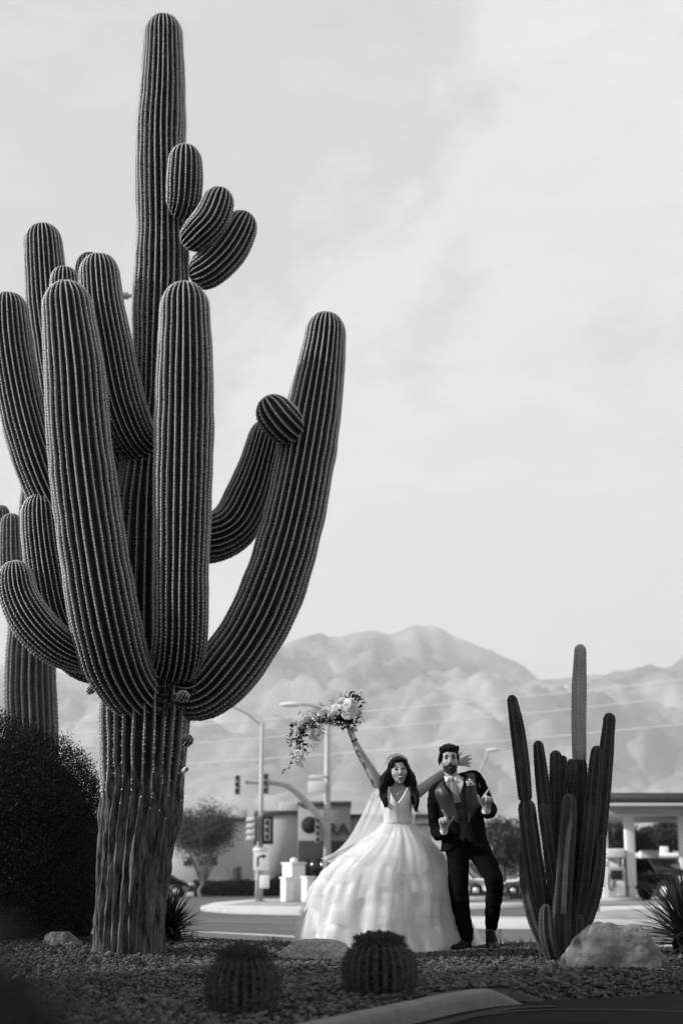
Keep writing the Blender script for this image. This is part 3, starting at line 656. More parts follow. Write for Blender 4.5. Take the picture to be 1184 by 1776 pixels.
# ---------------------------------------------------------------- shrubs
def shrub(name, label, c, r, nleaf, lsz, m, seed, core=.86, spikes=0, flatb=True, rg_=.10):
    rng = np.random.default_rng(seed); c = Vector(c); base = Vector((c.x, c.y, c.z - r[2] * .95))
    t = thing(name, label, 'shrub', base)
    d = unit(rng.normal(size=(nleaf, 3))); d[:, 2] = np.where(d[:, 2] < -.35, -d[:, 2], d[:, 2])
    nn = np.array([1 + rg_ * noise.noise(Vector(q) * 2.2 + Vector((seed, 0, 0))) + rg_ * .6 * noise.noise(Vector(q) * 7 + Vector((seed, 4, 0))) for q in d])
    rad = nn * (1 - .16 * rng.random(nleaf) ** 1.5) + .02 * rng.normal(size=nleaf)
    P = d * rad[:, None] * np.array(r) + np.array(c)
    V, F = leaves(P, lsz * (.6 + .8 * rng.random(nleaf)), rng, D=d * .6 + rng.normal(size=(nleaf, 3)) * .6)
    g = G(); g.add(V, F); part('foliage', g, m, t, smooth=False, kind='stuff')
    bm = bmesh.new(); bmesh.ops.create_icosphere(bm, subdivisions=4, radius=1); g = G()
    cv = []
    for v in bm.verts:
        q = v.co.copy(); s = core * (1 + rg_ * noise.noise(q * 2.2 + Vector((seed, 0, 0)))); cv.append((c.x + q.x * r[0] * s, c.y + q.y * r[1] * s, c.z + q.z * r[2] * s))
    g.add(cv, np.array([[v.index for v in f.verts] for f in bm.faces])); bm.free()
    part('light_block_core', g, M_core, t)  # solid dark core added inside the leaves to block light
    if spikes:
        s = G(); n_ = spikes; dd = unit(rng.normal(size=(n_, 3)) + np.array([.5, 0, 1.3])); P = dd * np.array(r) * .96 + np.array(c)
        up = unit(rng.normal(size=(n_, 3)) * .3 + np.array([0, 0, 1.])); L = .05 + .09 * rng.random((n_, 1))
        for q in range(7):
            V, F = leaves(P + up * L * (q / 6), lsz * .75, rng); s.add(V, F)
        part('shoots', s, m, t, smooth=False, kind='stuff')
    return t
M_core = mat('dark_core', .012, 1)
M_leafd = leaf_mat('dark_leaf', .022, trans=.12, var=.6)
c = at(-30, 1455, 13.4)
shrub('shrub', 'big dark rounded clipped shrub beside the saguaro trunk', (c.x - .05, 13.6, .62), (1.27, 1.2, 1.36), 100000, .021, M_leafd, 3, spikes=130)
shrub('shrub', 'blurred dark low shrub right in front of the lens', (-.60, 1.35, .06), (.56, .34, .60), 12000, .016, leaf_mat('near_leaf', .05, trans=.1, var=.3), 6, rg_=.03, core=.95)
M_blade = mat('yucca_blade', .035, .5, var=.4, scale=6, spec=.4)
def blade_mesh(L, w):
    t = np.linspace(0, 1, 5); ww = w * np.array([.7, 1, .8, .45, .02]) / 2; z = L * t; y = -.10 * L * t ** 2
    V = []
    for i in range(5): V += [(-ww[i], y[i], z[i]), (0, y[i] + ww[i] * .55, z[i]), (ww[i], y[i], z[i])]
    g = G(); g.add(V, [np.array([[i * 3, i * 3 + 1, (i + 1) * 3 + 1, (i + 1) * 3], [i * 3 + 1, i * 3 + 2, (i + 1) * 3 + 2, (i + 1) * 3 + 1]]) for i in range(4)])
    return g.mesh('leaf')
def yucca(label, b, n, L, seed, w=.022, lowest=-.1):
    rng = np.random.default_rng(seed); b = Vector(b); t = thing('yucca', label, 'yucca', b, group='spiky yuccas at the edge of the bed')
    ms = [blade_mesh(L * k, w) for k in (.8, 1, 1.15)]
    for m in ms: m.materials.append(M_blade)
    for i in range(n):
        az = rng.random() * 6.283; el = lowest + (1.5 - lowest) * rng.random() ** .8
        d = Vector((math.cos(az) * math.cos(el), math.sin(az) * math.cos(el), math.sin(el)))
        o = bpy.data.objects.new('leaf', ms[i % 3]); COL.objects.link(o); o.parent = t
        q = d.to_track_quat('Z', 'Y'); o.rotation_mode = 'QUATERNION'; o.rotation_quaternion = q; o.location = Vector((0, 0, .10 + .12 * rng.random())) + d * .05
    part('heart', ell((b.x, b.y, b.z + .12), (.12, .12, .14)), M_core, t)
yucca('dark spiky yucca behind the saguaro trunk', (at(300, 1600, 13.3).x - .04, 13.3, -.02), 240, .31, 5, w=.027)
yucca('dark spiky yucca beside the pale boulder at the right edge', (at(1192, 1640, 11.9).x, 11.9, -.02), 280, .42, 6, w=.026)
# small weeds along the top of the bed
def weeds(rows, seed):
    rng = np.random.default_rng(seed); g = G()
    for px, py, Y in rows:
        b = at(px, py, Y); b.z = gz(b.x, b.y).item()
        n = 40; P = np.array([list(b)] * n) + rng.normal(size=(n, 3)) * (.04, .04, 0); V, F = leaves(P, .05 + .07 * rng.random(n), rng, aspect=14, D=unit(rng.normal(size=(n, 3)) * .5 + np.array([0, 0, 1.]))); g.add(V, F)
    solo('weeds', g, leaf_mat('dry_grass', .12), 'thin dry grass tufts along the back edge of the gravel', 'grass', 'stuff', smooth=False)
weeds([(470, 1640, 13.6), (482, 1644, 13.4), (905, 1650, 13.2), (925, 1652, 13), (870, 1650, 13.7), (1000, 1655, 12.8), (330, 1632, 13.9), (1130, 1660, 12.6)], 3)
# trees beyond the left edge of the picture: they shade the foreground
def crown_tree(name, label, base, h, cr, m_leaf, seed, nleaf=9000, lsz=.12, trunk_r=.16, tmat=None, group=None, flat=.75, limbs=7, gaps=.35, crown_z=None, core=False, split_z=None):
    rng = np.random.default_rng(seed); b = Vector(base); t = thing(name, label, 'tree', b, group=group)
    cz = crown_z if crown_z is not None else h - cr * flat
    g = G(); tm = tmat or M_trunk
    split = b + Vector((rng.normal() * .1, rng.normal() * .1, (cz - cr * flat * .55) if split_z is None else split_z))
    tube([b - Vector((0, 0, .1)), (b + split) / 2 + Vector((rng.normal() * .1, 0, 0)), split], [trunk_r, trunk_r * .8, trunk_r * .65], seg=10, g=g)
    part('trunk', g, tm, t); lg = []; tips = []
    for i in range(limbs):
        a = i / limbs * 6.283 + rng.random(); e = b + Vector((math.cos(a) * cr * .62, math.sin(a) * cr * .62, cz + cr * flat * (rng.random() * .7 - .2)))
        mid = split.lerp(e, .45) + Vector((rng.normal() * .12 * cr, rng.normal() * .12 * cr, cr * .05)); g = G()
        tube([split - Vector((0, 0, trunk_r)), mid, e], [trunk_r * .5, trunk_r * .3, trunk_r * .1], seg=7, g=g)
        for q in range(4):
            s = mid.lerp(e, rng.random()); e2 = s + Vector((rng.normal(), rng.normal(), rng.random() + .3)).normalized() * cr * (.3 + .3 * rng.random())
            tube([s, s.lerp(e2, .5) + Vector((0, 0, -.03 * cr)), e2], [trunk_r * .18, trunk_r * .12, trunk_r * .04], seg=5, g=g); tips.append(e2)
        part('limb', g, tm, t); tips += [e, mid.lerp(e, .7)]
    nc = 70; cc = []
    for i in range(nc):
        d = unit(rng.normal(size=3)); r_ = rng.random() ** .4; p = np.array([b.x, b.y, b.z + cz]) + d * r_ * np.array([cr, cr, cr * flat]) * .85
        cc.append(p)
    cc = np.array(cc + [list(x) for x in tips]); idx = rng.integers(0, len(cc), nleaf); P = cc[idx] + rng.normal(size=(nleaf, 3)) * cr * .13 * (1.2 - gaps)
    V, F = leaves(P, lsz * (.6 + .8 * rng.random(nleaf)), rng); g = G(); g.add(V, F); part('crown', g, m_leaf, t, smooth=False, kind='stuff')
    return t
M_trunk = mat('tree_bark', .14, .95, var=.4, scale=4, bump=.8, bscale=25)
M_leafm = leaf_mat('tree_leaf', .05, trans=.2)
# ================================================================ STREET AND BUILDINGS BEHIND
crown_tree('shade_tree', 'dense tall tree left of the bed, nearest the camera', (-6.4, 2.6, -.1), 5.8, 2.9, M_leafm, 11, nleaf=26000, lsz=.17, group='shade trees left of the bed', gaps=0.1)
crown_tree('shade_tree', 'dense tall tree left of the bed, farther from the camera', (-6.3, 6.6, -.1), 5.4, 2.45, M_leafm, 12, nleaf=26000, lsz=.17, group='shade trees left of the bed', gaps=0.1)
M_stucco = mat('stucco', .42, .9, var=.1, scale=.6, bump=.3, bscale=30)
M_stuccod = mat('darker_stucco', .26, .9, var=.1, scale=.6)
M_band = mat('dark_band', .035, .8, var=.2, scale=1)
M_win = mat('window_glass', .02, .15, spec=.6); M_trim = mat('roof_trim', .12, .7); M_white = mat('white_paint', .75, .6, var=.05, scale=3)
M_galv = mat('galvanised_steel', .42, .5, var=.1, scale=2, spec=.5); M_black = mat('black_plastic', .012, .5, spec=.4)
M_sign = mat('sign_face', .72, .5)
def wall_box(px0, px1, pyt, Y, depth, z0=ROAD_Z - .05):
    a, b = at(px0, 1500, Y).x, at(px1, 1500, Y).x; return a, b, at((px0 + px1) / 2, pyt, Y).z
def rect_on(px0, px1, py0, py1, Y, t=.05, proud=.04, g=None):
    a = at(px0, py1, Y); b = at(px1, py0, Y); return box(a.x, b.x, Y - proud, Y - proud + t, a.z, b.z, g=g)
YB = 96.0
bl = thing('store_building', 'pale stucco store with dark parapet trim left of the bride', 'building', (at(460, 1550, YB).x, YB, ROAD_Z))
for px0, px1, pyt, dy, m, dep in ((250, 441, 1424, 0, M_stucco, 14), (441, 516, 1412, -1.2, M_stucco, 15), (516, 608, 1396, -2.4, M_stuccod, 16), (608, 750, 1418, -.6, M_stucco, 14)):
    a, b, zt = wall_box(px0, px1, pyt, YB + dy, dep)
    part('wall', box(a, b - .01, YB + dy, YB + dep, ROAD_Z - .1, zt), m, bl, smooth=False)
    part('parapet', box(a - .05, b + .05, YB + dy - .12, YB + dep, zt + .003, zt + .22), M_trim, bl, smooth=False)
for px0, px1, py0, py1 in ((318, 334, 1487, 1501), (346, 377, 1486, 1501)):
    w = part('window', rect_on(px0, px1, py0, py1, YB, proud=.05), M_trim, bl, smooth=False)
    part('pane', rect_on(px0 + 1, px1 - 1, py0 + 1, py1 - 1, YB, proud=.08), M_win, w, smooth=False)
part('vent', rect_on(400, 419, 1503, 1526, YB, proud=.06), mat('louvre', .17, .8), bl, smooth=False)
lv = G()
for k in range(8): rect_on(401, 418, 1504.5 + k * 2.7, 1505.8 + k * 2.7, YB, proud=.10, g=lv)
part('louvres', lv, M_trim, bl, smooth=False, kind='stuff')
part('storefront', rect_on(517, 607, 1458, 1520, YB - 2.4, proud=.08), M_band, bl, smooth=False)
for k in range(5): part('pane', rect_on(520 + k * 17.5, 535 + k * 17.5, 1490, 1519, YB - 2.4, proud=.12), M_win, bl, smooth=False)
part('window', rect_on(712, 745, 1428, 1431, YB - .6, proud=.06), M_trim, bl, smooth=False)
for px0, px1, py0, py1, dy in ((345, 372, 1396, 1423, 2), (404, 426, 1402, 1423, 2), (484, 516, 1392, 1411, 1.5), (700, 730, 1404, 1417, 3)):
    a, b = at(px0, py1, YB + dy), at(px1, py0, YB + dy); part('roof_unit', box(a.x, b.x, YB + dy, YB + dy + 1.8, a.z - .6, b.z, bev=.06), mat('unit_paint', .55, .6), bl, smooth=False)
# sign on the store: a round emblem and letters
def text_mesh(body, size, ext, name='letters'):
    cu = bpy.data.curves.new('t', 'FONT'); cu.body = body; cu.size = size; cu.extrude = ext; cu.offset = size * .03; cu.align_x = 'CENTER'; cu.align_y = 'CENTER'
    o = bpy.data.objects.new('t', cu); COL.objects.link(o); dg = bpy.context.evaluated_depsgraph_get(); dg.update()
    me = bpy.data.meshes.new_from_object(o.evaluated_get(dg)); me.name = name; bpy.data.objects.remove(o); me.materials.clear(); return me
sgp = at(560, 1433, YB - 2.6); sgn = thing('store_sign', 'dark round emblem with letters on the store wall', 'sign', sgp)
e = at(537, 1431, YB - 2.6); g = cyl((e.x, e.y, e.z), (e.x, e.y - .12, e.z), .52, seg=28); part('emblem', g, M_band, sgn)
me = text_mesh('RA', .95, .06); o = obj('letters', me, M_band, sgn); o.location = at(586, 1439, YB - 2.6) - sgp; o.rotation_euler = (math.pi / 2, 0, 0); o.scale = (1.15, 1, 1)
# hedge along the parking lot
def hedge(label, px0, px1, pytop, pybot, Y, seed, n=9000):
    rng = np.random.default_rng(seed); a, b = at(px0, pybot, Y), at(px1, pytop, Y); g = G(); base = Vector(((a.x + b.x) / 2, Y, ROAD_Z)); t = thing('hedge', label, 'hedge', base, group='low hedges along the parking lot')
    x = a.x + (b.x - a.x) * rng.random(n); hh = (b.z - ROAD_Z) * (.78 + .3 * np.array([noise.noise(Vector((q * .35, seed, 0))) for q in x]) * 1.3)
    ang = rng.random(n) * math.pi; P = np.stack([x, Y + np.cos(ang) * .7, ROAD_Z + np.sin(ang) * hh], 1) + rng.normal(size=(n, 3)) * .06
    V, F = leaves(P, .14, rng); g.add(V, F); part('foliage', g, M_leafm, t, smooth=False, kind='stuff')
    part('light_block_core', box(a.x, b.x, Y - .45, Y + .45, ROAD_Z, ROAD_Z + (b.z - ROAD_Z) * .55), M_core, t, smooth=False)  # light-blocking core added within the hedge leaves
hedge('long dark low hedge between the parked dark cars', 338, 560, 1522, 1552, 92, 4, 12000)
hedge('low dark hedge under the parked white cars', 600, 1010, 1549, 1554, 80, 5, 7000)
# ---------------------------------------------------------------- cars
M_tyre = mat('tyre_rubber', .015, .9); M_rim = mat('wheel_alloy', .5, .35, metal=.6); M_glass = mat('car_glass', .015, .08, spec=.8); M_lamp = mat('lamp_glass', .7, .15, spec=.8)
def prism_b(prof, w, ins, g=None):
    """side outline swept across the width with rounded flanks"""
    g = g or G(); p = np.array(prof, float); c = p.mean(0); n = len(p); rings = []
    for y, s in ((-w / 2, ins), (-w / 2 + .07, 1), (w / 2 - .07, 1), (w / 2, ins)):
        q = c + (p - c) * s; rings.append(np.stack([q[:, 0], np.full(n, y), q[:, 1]], 1))
    g.add(np.concatenate(rings), [grid_faces(4, n), np.arange(n)[None], (np.arange(n) + 3 * n)[::-1][None]]); return g
def car(name, label, cat, loc, rz_, paint, kind, group=None):
    t = thing(name, label, cat, loc, group, rz_); L, Wd = 4.5, 1.8
    if kind == 'sedan':
        body = [(-2.25, .3), (-2.28, .62), (-2.15, .85), (-1.6, .93), (-.3, .95), (1.1, .93), (1.95, .8), (2.25, .6), (2.27, .3)]
        cab = [(-1.7, .9), (-1.15, 1.36), (-.6, 1.43), (.2, 1.42), (.55, 1.36), (1.25, .9)]; roof = [(-1.1, 1.385), (-.6, 1.455), (.2, 1.445), (.5, 1.385)]; wx = (-1.4, 1.4); wr = .33
    elif kind == 'suv':
        body = [(-2.2, .35), (-2.25, .7), (-2.2, 1.0), (-1.6, 1.02), (0, 1.03), (1.2, 1.0), (2.0, .9), (2.25, .7), (2.25, .35)]
        cab = [(-2.15, .98), (-1.85, 1.55), (-1.2, 1.64), (.1, 1.62), (.5, 1.55), (1.15, .98)]; roof = [(-1.85, 1.58), (-1.2, 1.67), (.1, 1.65), (.5, 1.57)]; wx = (-1.4, 1.4); wr = .36
    elif kind == 'wagon':
        body = [(-2.1, .3), (-2.15, .7), (-2.0, .95), (-.3, .97), (1.0, .95), (1.7, .85), (2.1, .65), (2.1, .3)]
        cab = [(-2.0, .92), (-1.7, 1.4), (-1.0, 1.52), (.1, 1.5), (.5, 1.4), (1.3, .92)]; roof = [(-1.7, 1.43), (-1.0, 1.55), (.1, 1.53), (.45, 1.44)]; wx = (-1.35, 1.3); wr = .33
    else:
        L, Wd = 5.6, 2.0; wx = (-1.75, 1.85); wr = .42
        body = [(-2.8, .5), (-2.85, .85), (-2.8, 1.18), (-1.0, 1.2), (1.0, 1.2), (1.3, 1.22), (2.5, 1.16), (2.8, 1.05), (2.85, .5)]
        cab = [(-.95, 1.15), (-.8, 1.75), (-.3, 1.84), (.5, 1.84), (.75, 1.76), (1.4, 1.18)]; roof = [(-.85, 1.78), (-.3, 1.88), (.5, 1.88), (.72, 1.8)]
    P = lambda n_, g, m, par=t, **k: part(n_, g, m, par, local=True, **k)
    bd = P('body', prism_b(body, Wd, .95), paint, smooth=False)
    P('windows', prism_b(cab, Wd * .86, .88), M_glass, smooth=False); P('roof', prism_b(roof, Wd * .80, .9), paint, smooth=False); P('hood', box(cab[-1][0] - .2, body[-3][0] - .1, -Wd * .40, Wd * .40, body[-4][1] - .05, body[-4][1] + .015, bev=.02), paint)
    for s in (-1, 1):
        g = G()
        for x0, z0, x1, z1 in ((cab[0][0], cab[0][1], cab[1][0], cab[1][1]), (cab[-1][0], cab[-1][1], cab[-2][0], cab[-2][1]), (-.35, .95 if kind != 'pickup' else 1.2, -.35, roof[1][1])):
            tube([(x0, s * Wd * .43, z0), (x1, s * Wd * .40, z1)], .045, seg=6, g=g)
        P('pillar', g, paint)
        for x in wx:
            P('wheel_arch', cyl((x, s * (Wd / 2 - .2), wr + .02), (x, s * (Wd / 2 + .006), wr + .02), wr + .045, seg=22), M_black)
            ty = P('tyre', cyl((x, s * (Wd / 2 - .2), wr), (x, s * (Wd / 2 + .02), wr), wr, seg=24), M_tyre)
            P('rim', cyl((x, s * (Wd / 2), wr), (x, s * (Wd / 2 + .03), wr), wr * .62, wr * .5, seg=12), M_rim, ty)
        P('headlight', box(body[-2][0] - .12, body[-2][0] + .02, s * Wd * .36 - .2, s * Wd * .36 + .2, body[-2][1] - (.32 if kind == 'pickup' else .02), body[-2][1] + (.02 if kind == 'pickup' else .14), bev=.03), M_lamp)
        P('tail_light', box(body[1][0] - .01, body[1][0] + .12, s * Wd * .38 - .14, s * Wd * .38 + .14, body[1][1] + .04, body[1][1] + .2, bev=.02), M_band)
        P('mirror', ell((cab[-1][0] - .35, s * (Wd / 2 + .06), cab[-1][1] + .08), (.07, .1, .07), seg=8, rings=6), paint)
    P('bumper', box(body[-1][0] - .12, body[-1][0] + .06, -Wd * .42, Wd * .42, .38, .6, bev=.04), M_chrome if kind == 'pickup' else M_black)
    if kind == 'pickup':
        for k in range(4): P('grille_bar', box(2.83, 2.88, -.5, .5, .68 + k * .09, .71 + k * .09), M_chrome, smooth=False)
        P('bed', box(-2.7, -1.0, -.85, .85, 1.1, 1.205), M_black, smooth=False)
    return t
M_chrome = mat('chrome', .7, .12, metal=1.0); M_cw = mat('white_car_paint', .85, .5); M_cd = mat('dark_car_paint', .03, .3, coat=.8); M_cs = mat('grey_car_paint', .10, .3, coat=.8)
def road_pt(px, Y): p = at(px, 1550, Y); return (p.x, Y, ROAD_Z)
car('car', 'dark hatchback parked left of the bare tree', 'car', road_pt(268, 86), 0, M_cd, 'wagon')
car('car', 'dark sedan parked behind the pale utility cabinets', 'car', road_pt(505, 95), math.pi, M_cd, 'sedan')
car('car', 'white sport utility car seen between the legs of the groom', 'car', road_pt(792, 88), -.38, M_cw, 'suv')
car('car', 'white sedan parked left of the column cactus', 'car', road_pt(938, 88), math.pi - .36, M_cw, 'sedan')
car('car', 'dark compact car nearly hidden behind the column cactus', 'car', road_pt(1010, 97), 0, M_cs, 'suv')
car('pickup_truck', 'black pickup truck with chrome grille at the fuel station', 'truck', (at(1146, 1556, 69).x, 70.5, ROAD_Z + .06), math.radians(-62), M_cd, 'pickup')
# ---------------------------------------------------------------- signals, poles, signs
YS = 61.0
M_sigh = mat('signal_housing', .30, .5); M_lens = mat('signal_lens', .10, .2, spec=.7); M_vis = mat('signal_visor', .62, .5)
def signal(parent_name, label, px, py0, py1, Y, n, back=False, rz_=0.0, group='traffic signal heads'):
    a, b = at(px, py0, Y), at(px, py1, Y); H = a.z - b.z; c = (a + b) / 2; t = thing(parent_name, label, 'traffic signal', c, group, rz_); h = H / n; w = h * .86
    P = lambda nm, g, m: part(nm, g, m, t, local=True)
    P('housing', box(-w / 2, w / 2, -.02, .2, -H / 2, H / 2, bev=.03), M_sigh)
    if back: P('backplate', box(-w * .95, w * .95, .05, .07, -H / 2 - .14, H / 2 + .14, bev=.01), M_black)
    for k in range(n):
        z = H / 2 - h * (k + .5); r = h * .40
        P('lens', ell((0, -.03, z), (r * .92, .03, r * .92), seg=14, rings=7), M_lens)
        g = G(); th = np.linspace(-.6, math.pi + .6, 16); V = []
        for y, q in ((-.02, 1), (-.30, .96)): V += [(q * r * math.cos(u) * 1.08, y, z + q * r * math.sin(u) * 1.08) for u in th]
        for y, q in ((-.30, .90), (-.02, .94)): V += [(q * r * math.cos(u) * 1.08, y, z + q * r * math.sin(u) * 1.08) for u in th]
        g.add(V, grid_faces(4, 16, wrap=False)); P('visor', g, M_vis)
    return t
def pole(name, label, px, pytop, Y, r, m=M_galv, cat='pole', zb=None):
    b = at(px, 1560, Y); b.z = (ROAD_Z + .15) if zb is None else zb; top = at(px, pytop, Y)
    t = thing(name, label, cat, b); part('shaft', cyl((b.x, b.y, b.z), (b.x, b.y, top.z), r * 1.15, r * .8, seg=14), m, t)
    part('base_plate', box(b.x - r * 2, b.x + r * 2, b.y - r * 2, b.y + r * 2, b.z - .02, b.z + .05), M_conc, t, smooth=False); return t, b, top
p1, b1, t1 = pole('signal_pole', 'straight pale pole carrying a right turn sign on the traffic island', 451, 1254, YS, .10)
e = at(404, 1226, YS - .2); part('lamp_arm', tube([t1 - Vector((0, 0, .05)), t1.lerp(e, .5) + Vector((0, 0, .05)), e], .035, seg=8), M_galv, p1)
e2 = e + Vector((-.7, 0, .18)); part('lamp_head', ell((e + e2) / 2, (.42, .14, .08)), M_galv, p1)
part('conduit', cyl(b1 + Vector((-.16, -.02, .1)), at(447, 1510, YS) + Vector((0, -.12, 0)), .05, seg=8), M_galv, p1)
ppb = at(458, 1528, YS - .3); part('push_button', box(ppb.x - .18, ppb.x + .2, ppb.y - .05, ppb.y + .1, ppb.z - .28, ppb.z + .22, bev=.03), M_white, p1)
sg = at(453, 1493, YS - .25); ts = thing('turn_sign', 'white sign with a black right turn arrow on the straight pole', 'sign', sg)
part('panel', box(sg.x - .31, sg.x + .31, sg.y, sg.y + .02, sg.z - .36, sg.z + .36, bev=.008), M_sign, ts, smooth=False)
ga = G(); y_ = sg.y - .006
ga.add([(sg.x - .17, y_, sg.z - .22), (sg.x - .10, y_, sg.z - .22), (sg.x - .10, y_, sg.z + .08), (sg.x - .04, y_, sg.z + .14), (sg.x + .06, y_, sg.z + .14), (sg.x + .06, y_, sg.z + .21), (sg.x - .07, y_, sg.z + .21), (sg.x - .17, y_, sg.z + .11)], np.array([[0, 1, 2, 7], [7, 2, 3, 6], [6, 3, 4, 5]]))
ga.add([(sg.x + .05, y_, sg.z + .07), (sg.x + .05, y_, sg.z + .28), (sg.x + .21, y_, sg.z + .175)], np.array([[0, 2, 1]]))
part('arrow', ga, M_black, ts, smooth=False)
sg2 = at(451, 1473.5, YS - .25); ts2 = thing('sign_plate', 'narrow blank white plate above the right turn sign', 'sign', sg2); part('panel', box(sg2.x - .28, sg2.x + .28, sg2.y, sg2.y + .02, sg2.z - .09, sg2.z + .07), M_sign, ts2, smooth=False)
signal('traffic_signal', 'traffic signal with large black backplate on the right of the straight pole', 464, 1421, 1458, YS - .35, 3, back=True)
signal('traffic_signal', 'traffic signal turned sideways on the left of the straight pole', 440, 1417, 1460, YS - .2, 4, back=True, rz_=math.radians(-68))
# mast-arm pole
p2, b2, t2 = pole('mast_arm_pole', 'tall pale pole with curved signal mast arm beside the bride', 567, 1236, YS + 3, .15)
Ym = YS + 3; mp = [at(567, 1440, Ym), at(545, 1407, Ym - .1), at(520, 1380, Ym - .2), at(500, 1364, Ym - .3), at(480, 1358.5, Ym - .4), at(455, 1357, Ym - .5), at(428, 1356.5, Ym - .6)]
part('mast_arm', tube(mp, [.15, .14, .13, .12, .11, .09, .08], seg=10, n=50), M_galv, p2)
e = at(516, 1222, Ym - .3); part('lamp_arm', tube([t2, t2.lerp(e, .5) + Vector((0, 0, .12)), e], .05, seg=8), M_galv, p2); part('lamp_head', ell(e + Vector((-.3, 0, 0)), (.48, .16, .11)), M_white, p2)
signal('traffic_signal', 'traffic signal at the left tip of the curved mast arm', 412, 1344, 1378, Ym - .7, 3)
signal('traffic_signal', 'traffic signal midway along the curved mast arm', 461, 1341, 1377, Ym - .75, 3)
signal('traffic_signal', 'four-lens traffic signal on the side of the mast arm pole', 551, 1419, 1462, Ym - .3, 4)
for py, h, px0, px1, lb in ((1347, 3, 536, 566, 'thin upper street sign on the mast arm pole'), (1365, 10, 534, 565, 'broad lower street sign on the mast arm pole')):
    a, b = at(px0, py + h, Ym - .3), at(px1, py - h, Ym - .3); t = thing('street_sign', lb, 'sign', (a + b) / 2); part('panel', box(a.x, b.x, a.y, a.y + .03, a.z, b.z, bev=.01), M_sign, t, smooth=False)
    part('bracket', box(b.x - .05, b.x + .12, a.y + .03, a.y + .3, (a.z + b.z) / 2 - .03, (a.z + b.z) / 2 + .03), M_galv, t, smooth=False)
# lamp posts farther off
p3, b3, t3 = pole('street_lamp', 'slim street lamp whose arm tilts up behind the groom', 806, 1385, 80, .09, cat='lamp')
e = at(846, 1304, 80); part('lamp_arm', tube([t3 - Vector((0, 0, .1)), t3.lerp(e, .5) + Vector((.1, 0, 0)), e], .05, seg=8), M_galv, p3); part('lamp_head', ell(e + Vector((.25, 0, .1)), (.36, .14, .09)), M_white, p3)
p4, b4, t4 = pole('street_lamp', 'tall street lamp hidden behind the saguaro, only its arm showing', 262, 512, 31, .08, cat='lamp', zb=ROAD_Z)
e = at(216, 513, 31); part('lamp_arm', tube([t4, e], .045, seg=8), M_galv, p4); part('lamp_head', box(e.x - .28, e.x + .1, e.y - .12, e.y + .12, e.z - .05, e.z + .05, bev=.03), M_galv, p4)
# utility cabinets
for i, (px0, px1, pyt, pyb, Y, lb) in enumerate(((489, 529, 1499, 1569, 60.5, 'tall pale masonry pillar on the traffic island'), (486, 509, 1524, 1568, 59.6, 'shorter pale block in front of the tall masonry pillar'), (522, 546, 1523, 1568, 59.4, 'pale utility cabinet against the edge of the wedding skirt'))):
    a, b = at(px0, pyb, Y), at(px1, pyt, Y); w = (b.x - a.x) / 1.36; c = Vector(((a.x + b.x) / 2, Y, ROAD_Z + .16)); t = thing('utility_cabinet', lb, 'cabinet', c, rotz=math.radians(38 if i != 1 else 38))
    H = b.z - c.z; part('case', box(-w / 2, w / 2, -w / 2, w / 2, 0, H, bev=.03), M_white, t, local=True); part('cap', box(-w / 2 - .04, w / 2 + .04, -w / 2 - .04, w / 2 + .04, H + .002, H + .07, bev=.02), M_white, t, local=True)
    if i == 0: part('finial', ell((0, 0, H + .14), (.16, .16, .12)), M_white, t, local=True)
# ---------------------------------------------------------------- fuel station canopy
YC = 70.0
cn = thing('station_canopy', 'flat fuel station canopy on white columns at the right', 'canopy', (at(1095, 1565, YC).x, YC, ROAD_Z))
cor = at(1046, 1400, YC - 2); lef = at(945, 1400, YC + 9); far = at(1700, 1400, YC - 2)
zt, zm, zb_ = at(1100, 1375, YC - 2).z, at(1100, 1393, YC - 2).z, at(1100, 1398, YC - 2).z
def fascia(z0, z1, out, m, nm):
    pts = [(cor.x - out, cor.y - out), (far.x, far.y - out), (far.x, lef.y + out), (lef.x - out, lef.y + out)]; part(nm, slab(pts, z0, z1), m, cn, smooth=False)
fascia(zm + .003, zt, 0, mat('canopy_fascia', .035, .5), 'fascia'); fascia(zb_, zm, .06, mat('band_paint', .38, .6), 'light_band'); fascia(zb_ - .35, zb_ - .003, -.25, mat('canopy_soffit', .30, .7), 'soffit')
for px, w, Y in ((1095.5, .42, YC), (1050, .36, YC + .6), (1190, .42, YC), (985, .42, YC + 9)):
    q = at(px, 1565, Y); part('column', box(q.x - w / 2, q.x + w / 2, Y - w / 2, Y + w / 2, ROAD_Z + .7, zb_ - .351, bev=.02), M_white, cn); part('column_base', box(q.x - w * .34, q.x + w * .34, Y - w * .34, Y + w * .34, ROAD_Z + .05, ROAD_Z + .698, bev=.01), M_white, cn)
solo('pump_island', slab([(at(1040, 1560, YC - 1).x, YC - 1.0), (at(1112, 1560, YC - 1).x, YC - 1.0), (at(1112, 1560, YC - 1).x, YC + 1), (at(1040, 1560, YC - 1).x, YC + 1)], ROAD_Z, ROAD_Z + .2), M_concl, kind='structure', smooth=False)
